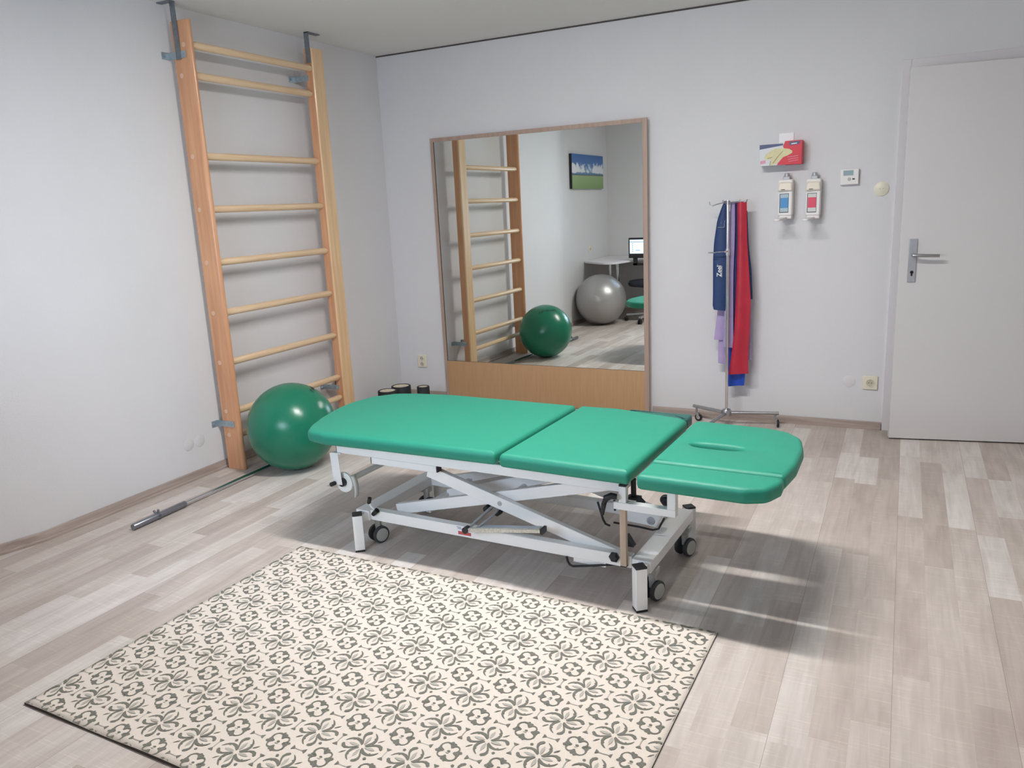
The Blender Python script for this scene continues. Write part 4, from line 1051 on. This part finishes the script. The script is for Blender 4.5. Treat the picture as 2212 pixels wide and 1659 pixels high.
for x, y, r in ((0.130, -4.09, 0.018), (0.212, -4.12, 0.022), (1.80, -4.25, 0.02), (1.80, -4.68, 0.02)):
    mb = MB(); mb.cyl((x - 0.3, y + 4.3, 0.0), (x - 0.3, y + 4.3, 0.69), r, seg=20); mb.build('leg', M['chrome'], dk)
mn = thing('monitor', 'black computer monitor with a lit screen over the corner desk, seen in the mirror', 'monitor', (0.632, -3.99, 0))
mb = MB(); mb.box(-0.225, 0.22, -0.03, 0.012, 0.740, 0.972); mb.build('monitor_case', M['black'], mn, bevel=0.004)
mb = MB(); mb.box(-0.208, 0.20, 0.012, 0.014, 0.793, 0.950); sc = mb.build('screen', M['screen'], mn)
mb = MB(); mb.box(-0.208, 0.19, 0.014, 0.0145, 0.922, 0.929)
for k_ in range(5): mb.box(-0.178, -0.168, 0.014, 0.0145, 0.812 + 0.022 * k_, 0.825 + 0.022 * k_)
mb.box(-0.140, -0.085, 0.014, 0.0145, 0.825, 0.833)
mb.build('screen_content', M['screen_line'], sc)
mb = MB(); mb.box(-0.175, -0.125, -0.02, 0.0, 0.655, 0.742); mb.box(-0.175, 0.10, -0.02, 0.0, 0.655, 0.682); mb.box(0.05, 0.10, -0.22, 0.0, 0.655, 0.682); mb.box(0.05, 0.10, -0.22, -0.17, 0.655, 0.689); mb.build('swivel_arm', M['black'], mn, bevel=0.002)
ch = thing('office_chair', 'black swivel chair with a five-star base at the desk, seen in the mirror', 'chair', (0.655, -4.06, 0))
mb = MB(); P = smooth_outline([(-.25, -.23, .12), (.25, -.23, .12), (.25, .25, .14), (-.25, .25, .14)])
mb.lathe([(0.15, 0.405), (0.26, 0.42), (0.275, 0.445), (0.26, 0.475), (0.18, 0.485), (0.001, 0.484)], (0, 0, 0), (0, 0, 1), 32); mb.build('seat', M['fabric_black'], ch, sharp=60)
mb = MB(); mb.cyl((0, 0, 0.09), (0, 0, 0.24), 0.028, seg=16); mb.cyl((0, 0, 0.24), (0, 0, 0.405), 0.015, seg=16); mb.build('gas_column', M['black'], ch)
for k_ in range(5):
    a = math.radians(170 + 72 * k_); cx, cy = math.cos(a), math.sin(a)
    mb = MB(); mb.beam((0.02 * cx, 0.02 * cy, 0.095), (0.30 * cx, 0.30 * cy, 0.075), 0.036, 0.022); lg = mb.build('star_leg', M['steel_matt'], ch, bevel=0.003)
    mb = MB()
    for s in (-1, 1): mb.lathe([(0.020, 0), (0.026, 0.003), (0.026, 0.014), (0.02, 0.017)], (0.30 * cx - s * cy * 0.004, 0.30 * cy + s * cx * 0.004, 0.0262), (-s * cy, s * cx, 0), 18)
    mb.cyl((0.30 * cx, 0.30 * cy, 0.03), (0.30 * cx, 0.30 * cy, 0.070), 0.006, seg=8); mb.build('castor', M['black'], lg)
mb = MB(); mb.beam((0.0, -0.20, 0.42), (0.0, -0.29, 0.52), 0.05, 0.01, (1, 0, 0)); mb.box(-0.20, 0.20, -0.325, -0.285, 0.50, 0.675); mb.build('backrest', M['fabric_black'], ch, bevel=0.015)

# ------------------------------------------------------------------ light
def area(name, loc, rot, sx, sy, power, rgb):
    l = bpy.data.lights.new(name, 'AREA'); l.shape = 'RECTANGLE'; l.size = sx; l.size_y = sy; l.energy = power; l.color = rgb
    o = bpy.data.objects.new(name, l); COL.objects.link(o); o.location = loc; o.rotation_euler = rot; return o
# daylight outside the rear window
area('daylight', ((WX0 + WX1) / 2, -4.875, (WZ0 + WZ1) / 2), (PI / 2, 0, 0), 1.2, 0.74, 15, (0.66, 0.80, 1.0))
wd = bpy.data.worlds.new('World'); scene.world = wd; wd.use_nodes = True
bg = wd.node_tree.nodes['Background']; bg.inputs['Color'].default_value = (0.62, 0.76, 1.0, 1); bg.inputs['Strength'].default_value = 0.35

# ------------------------------------------------------------------ camera
cam = bpy.data.cameras.new('Camera'); co = bpy.data.objects.new('Camera', cam); COL.objects.link(co)
yaw, pitch, roll = -0.4669556, -0.2218748, -0.0481400
f = Vector((math.sin(yaw) * math.cos(pitch), math.cos(yaw) * math.cos(pitch), math.sin(pitch)))
r = Vector((math.cos(yaw), -math.sin(yaw), 0)); u = r.cross(f)
r2 = r * math.cos(roll) + u * math.sin(roll); u2 = -r * math.sin(roll) + u * math.cos(roll)
mt = Matrix((r2, u2, -f)).transposed().to_4x4(); mt.translation = (3.4526944, -4.9490048, 1.3875)
co.matrix_world = mt
cam.sensor_width = 36; cam.sensor_fit = 'HORIZONTAL'; cam.lens = 1694.765 / 2212 * 36; cam.clip_start = 0.02
scene.camera = co

vs_ = scene.view_settings
vs_.view_transform = 'Standard'; vs_.look = 'None'; vs_.gamma = 1.0; vs_.use_curve_mapping = False; vs_.exposure = 1.45
